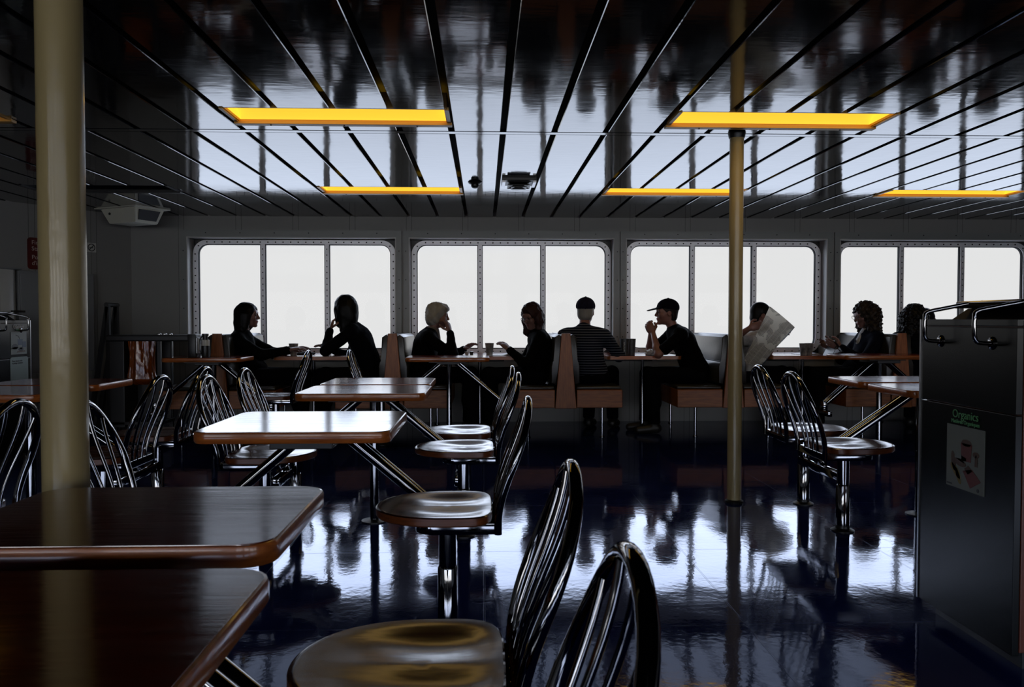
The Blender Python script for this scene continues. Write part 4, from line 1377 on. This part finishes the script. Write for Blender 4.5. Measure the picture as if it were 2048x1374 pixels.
    if cap_ is not None:
        K = SDF(hc - .30, hc + .30, .006)
        K.ell(H(np3((-.016, 0, .048)) * f), (.110 * f, .092 * f, .088 * f), Hm, k=.01)
        K.plane_cut(H(np3((0, 0, .032)) * f), Hm @ np3((.12, 0, -1)))
        K.ell(H(np3((.115, 0, .034)) * f), (.085, .074, .008), Hm @ np.array(Matrix.Rotation(R(14), 3, 'Y')), k=.012)
        K.ell(H(np3((-.016, 0, .139)) * f), (.009, .009, .005), Hm, k=.004)
        K.ell(H(np3((-.018, 0, .028)) * f), (.098 * f, .079 * f, .080 * f), Hm, k=.004, op='s')
        K.mesh('baseball_cap', cap_, body)
    if glasses:
        bm = bmesh.new()
        for s in (-1, 1):
            pts = [H(np3((.105, s * .032 + .024 * math.cos(a), .000 + .018 * math.sin(a))) * f) for a in np.linspace(0, 2 * PI, 20, endpoint=False)]
            tube(bm, [tuple(p) for p in pts], .0018, 6, closed=True)
            tube(bm, [tuple(H(np3(p) * f)) for p in ((.105, s * .056, .004), (.06, s * .074, .004), (-.01, s * .080, .002))], .0016, 6)
        tube(bm, [tuple(H(np3(p) * f)) for p in ((.106, -.009, .004), (.110, 0, .006), (.106, .009, .004))], .0016, 6)
        obj('eyeglasses', bm, BLACKPL, body, smooth=True, angle=60)
    return body

NAVY = cloth('navy_wool', (.002, .0025, .006)); BLACKC = cloth('black_cloth', (.0015, .0015, .002)); CHAR = cloth('charcoal_cloth', (.0025, .0025, .0035))
WHITET = cloth('white_tshirt', (.6, .59, .6)); BLUEJ = cloth('blue_jacket', (.003, .004, .011))
SCARFW = cloth('white_shirt', (.5, .5, .52))
def striped():
    m = M('striped_shirt', (.02, .024, .04), .9, spec=.06)
    nt = m.node_tree; N = nt.nodes; L = nt.links; b = N['Principled BSDF']
    tc = N.new('ShaderNodeTexCoord'); sp = N.new('ShaderNodeSeparateXYZ'); L.new(tc.outputs['Object'], sp.inputs[0])
    a = N.new('ShaderNodeMath'); a.operation = 'MULTIPLY'; a.inputs[1].default_value = 1 / .024; L.new(sp.outputs['Z'], a.inputs[0])
    f_ = N.new('ShaderNodeMath'); f_.operation = 'FRACT'; L.new(a.outputs[0], f_.inputs[0])
    l = N.new('ShaderNodeMath'); l.operation = 'LESS_THAN'; l.inputs[1].default_value = .34; L.new(f_.outputs[0], l.inputs[0])
    mx = N.new('ShaderNodeMix'); mx.data_type = 'RGBA'; mx.inputs[6].default_value = (.006, .008, .018, 1); mx.inputs[7].default_value = (.11, .12, .15, 1)
    L.new(l.outputs[0], mx.inputs[0]); L.new(mx.outputs[2], b.inputs['Base Color'])
    return m
STRIPE = striped()
H_BLACK = hairmat('black_hair', (.002, .0018, .002), (.004, .003, .003)); H_WHITE = hairmat('white_hair', (.34, .33, .31), (.22, .21, .19))
H_AUB = hairmat('auburn_hair', (.022, .009, .009), (.045, .018, .018)); H_BRN = hairmat('brown_hair', (.012, .009, .008), (.03, .02, .017)); H_GREY = hairmat('grey_hair', (.22, .21, .2), (.32, .3, .28))
CAPD = cloth('dark_cap_cloth', (.005, .005, .012)); CAPN = cloth('navy_cap_cloth', (.016, .016, .034))
up_ = (-.25, 0, 1)
person('woman with a dark bob, seen in profile facing right in the leftmost booth', -2.165, 7.62, 0, (-.055, 0, 1.120), hair='bob', hairmat_=H_BLACK, top=CHAR,
       wl=(.36, .13, .80), wr=(.36, -.15, .80))
person('woman in dark clothes with long black hair, holding a hand to her face', -1.09, 7.65, PI, (.235, 0, 1.185), hy=-38, hp=2, hair='long', hairmat_=H_BLACK, top=NAVY,
       wl=(.355, .075, .985), hl=((-.25, -.25, 1), (-.9, -.3, 0), .8), el=(.7, .45, -.8), wr=(.40, -.12, .80))
person('white haired woman with a hand to her cheek, facing right', -.567, 7.65, 0, (.130, 0, 1.120), hy=-4, hp=6, hair='crop', hairmat_=H_WHITE, top=BLACKC,
       wr=(.245, -.085, .965), hr=((-.30, .18, 1), (-.8, .5, 0), .75), er=(.6, -.4, -.9), wl=(.38, .12, .80), collar=cloth('pale_collar', (.18, .16, .15)))
person('woman in glasses with shoulder length auburn hair, looking down to read', .485, 7.62, PI, (.035, 0, 1.115), hy=50, hp=20, hair='wavy', hairmat_=H_AUB, top=BLACKC, glasses=True,
       wl=(.25, .12, .80), wr=(.25, -.10, .80))
person('man in a cap and striped shirt, seen from behind, turned to the window', 1.00, 7.58, R(66), (-.015, .03, 1.160), hy=8, hair='short', hairmat_=H_GREY, top=STRIPE, cap_=CAPN, female=False, bulk=1.06,
       wl=(.30, .05, .82), wr=(.255, -.10, .845), er=(.0, -.7, -.8), el=(-.1, .2, -1), hr=((.5, .5, .6), (-.2, .8, -.2), .95), skin=SKIN2)
person('man in a cap and black t-shirt, leaning on his elbows with clasped hands', 2.03, 7.65, PI, (.275, 0, 1.150), hy=4, hp=0, hair='short', hairmat_=H_BRN, top=BLACKC, sleeve='short', cap_=CAPD, female=False,
       wl=(.415, .050, .955), wr=(.415, -.050, .955), hl=((.42, -.28, 1), (-.25, -1, .1), .85), hr=((.42, .28, 1), (-.25, 1, .1), .85), el=(.35, .5, -1), er=(.35, -.5, -1), skin=SKIN2)
person('man in a white t-shirt reading the open newspaper beside the slim pole', 2.53, 7.75, 0, (.180, -.01, 1.125), hy=0, hp=12, hair='short', hairmat_=H_BLACK, top=WHITET, sleeve='short', female=False, bulk=1.05,
       wr=(-.045, -.33, 1.0), hr=((.9, -.15, .3), (.15, 1, 0), .7), er=(-1, -.25, .12), wl=(.33, .0, .93), hl=((.8, -.35, .3), (.2, -1, 0), .6), skin=SKIN2)
person('woman in glasses with long curly brown hair, looking at the tablet', 3.60, 7.62, PI, (-.075, 0, 1.125), hy=8, hp=14, hair='curly', hairmat_=H_BRN, top=BLUEJ, glasses=True, collar=SCARFW,
       wl=(.20, .10, .82), wr=(.20, -.10, .82), hl=((.9, .1, .3), (0, -.8, .3), .6), hr=((.9, -.1, .3), (0, .8, .3), .6))
person('dark curly haired person seen from behind, right of the tablet woman', 4.13, 7.55, R(48), (.03, .0, 1.105), hy=-6, hair='curly', hairmat_=H_BLACK, top=NAVY)
person('dark haired person almost hidden behind the curly haired one at the window', 4.14, 8.12, R(0), (.42, .0, 1.075), hp=18, hair='short', hairmat_=H_BLACK, top=BLACKC, female=False, wl=(.50, .14, .80), wr=(.50, -.14, .80))
person('person in a dark cap, only the cap showing above the organics bin', 5.13, 7.7, PI, (.235, 0, 1.128), hp=10, hair='short', hairmat_=H_BLACK, top=BLACKC, cap_=CAPD, female=False)

# ------------------------------------------------------------------ light, sky, camera
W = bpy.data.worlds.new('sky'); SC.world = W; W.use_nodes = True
nt = W.node_tree; N = nt.nodes; L = nt.links
bg = N['Background']
tc = N.new('ShaderNodeTexCoord'); sp = N.new('ShaderNodeSeparateXYZ'); L.new(tc.outputs['Generated'], sp.inputs[0])
def mrange(src, a, b, c, d):
    n = N.new('ShaderNodeMapRange'); n.interpolation_type = 'SMOOTHSTEP'
    for k, v in zip(('From Min', 'From Max', 'To Min', 'To Max'), (a, b, c, d)): n.inputs[k].default_value = v
    L.new(src, n.inputs['Value']); return n.outputs['Result']
el = mrange(sp.outputs['Z'], .097, .125, SKY_LOW, SKY_HIGH)          # even near the horizon, boosted above the view for brighter table and floor reflections
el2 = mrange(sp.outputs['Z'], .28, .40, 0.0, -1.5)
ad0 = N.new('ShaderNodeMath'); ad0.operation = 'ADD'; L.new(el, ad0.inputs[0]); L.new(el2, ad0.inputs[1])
rear = mrange(sp.outputs['Y'], -.05, -.5, 0.0, SKY_REAR)            # extra strength added behind the camera, for fill through the rear openings
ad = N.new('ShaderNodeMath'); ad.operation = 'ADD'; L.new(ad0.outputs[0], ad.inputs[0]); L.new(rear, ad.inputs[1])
sea_boost = mrange(sp.outputs['Z'], -.07, -.12, 0.0, .95)                 # extra strength added below the horizon, to brighten the ceiling's reflections
ad1 = N.new('ShaderNodeMath'); ad1.operation = 'ADD'; L.new(ad.outputs[0], ad1.inputs[0]); L.new(sea_boost, ad1.inputs[1])
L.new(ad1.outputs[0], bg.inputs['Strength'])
ab_ = N.new('ShaderNodeMath'); ab_.operation = 'ABSOLUTE'; L.new(sp.outputs['Z'], ab_.inputs[0])
bl = mrange(ab_.outputs[0], .08, .13, 0.0, 1.0)
mxw = N.new('ShaderNodeMix'); mxw.data_type = 'RGBA'
mxw.inputs[6].default_value = (1, 1, 1, 1); mxw.inputs[7].default_value = (.80, .90, 1.10, 1)
L.new(bl, mxw.inputs[0]); L.new(mxw.outputs[2], bg.inputs['Color'])

cam = bpy.data.cameras.new('camera'); cam.sensor_width = 36; cam.lens = 36 * 1600 / 2048
cam.clip_start = .05; cam.clip_end = 200
cam.dof.use_dof = True; cam.dof.focus_distance = 6.5; cam.dof.aperture_fstop = 13
co = bpy.data.objects.new('camera', cam); COL.objects.link(co)
co.location = (0, 0, 1.068); co.rotation_euler = (R(90 - 1.61), 0, R(-2.0))
SC.camera = co
SC.view_settings.view_transform = 'Standard'; SC.view_settings.look = 'None'
SC.view_settings.gamma = 1; SC.view_settings.use_curve_mapping = False
SC.view_settings.exposure = 0.0
cy = SC.cycles
cy.use_denoising = True
cy.max_bounces = 8; cy.diffuse_bounces = 3; cy.glossy_bounces = 1; cy.transparent_max_bounces = 12
cy.sample_clamp_indirect = 6; cy.blur_glossy = .4
cy.caustics_reflective = False; cy.caustics_refractive = False
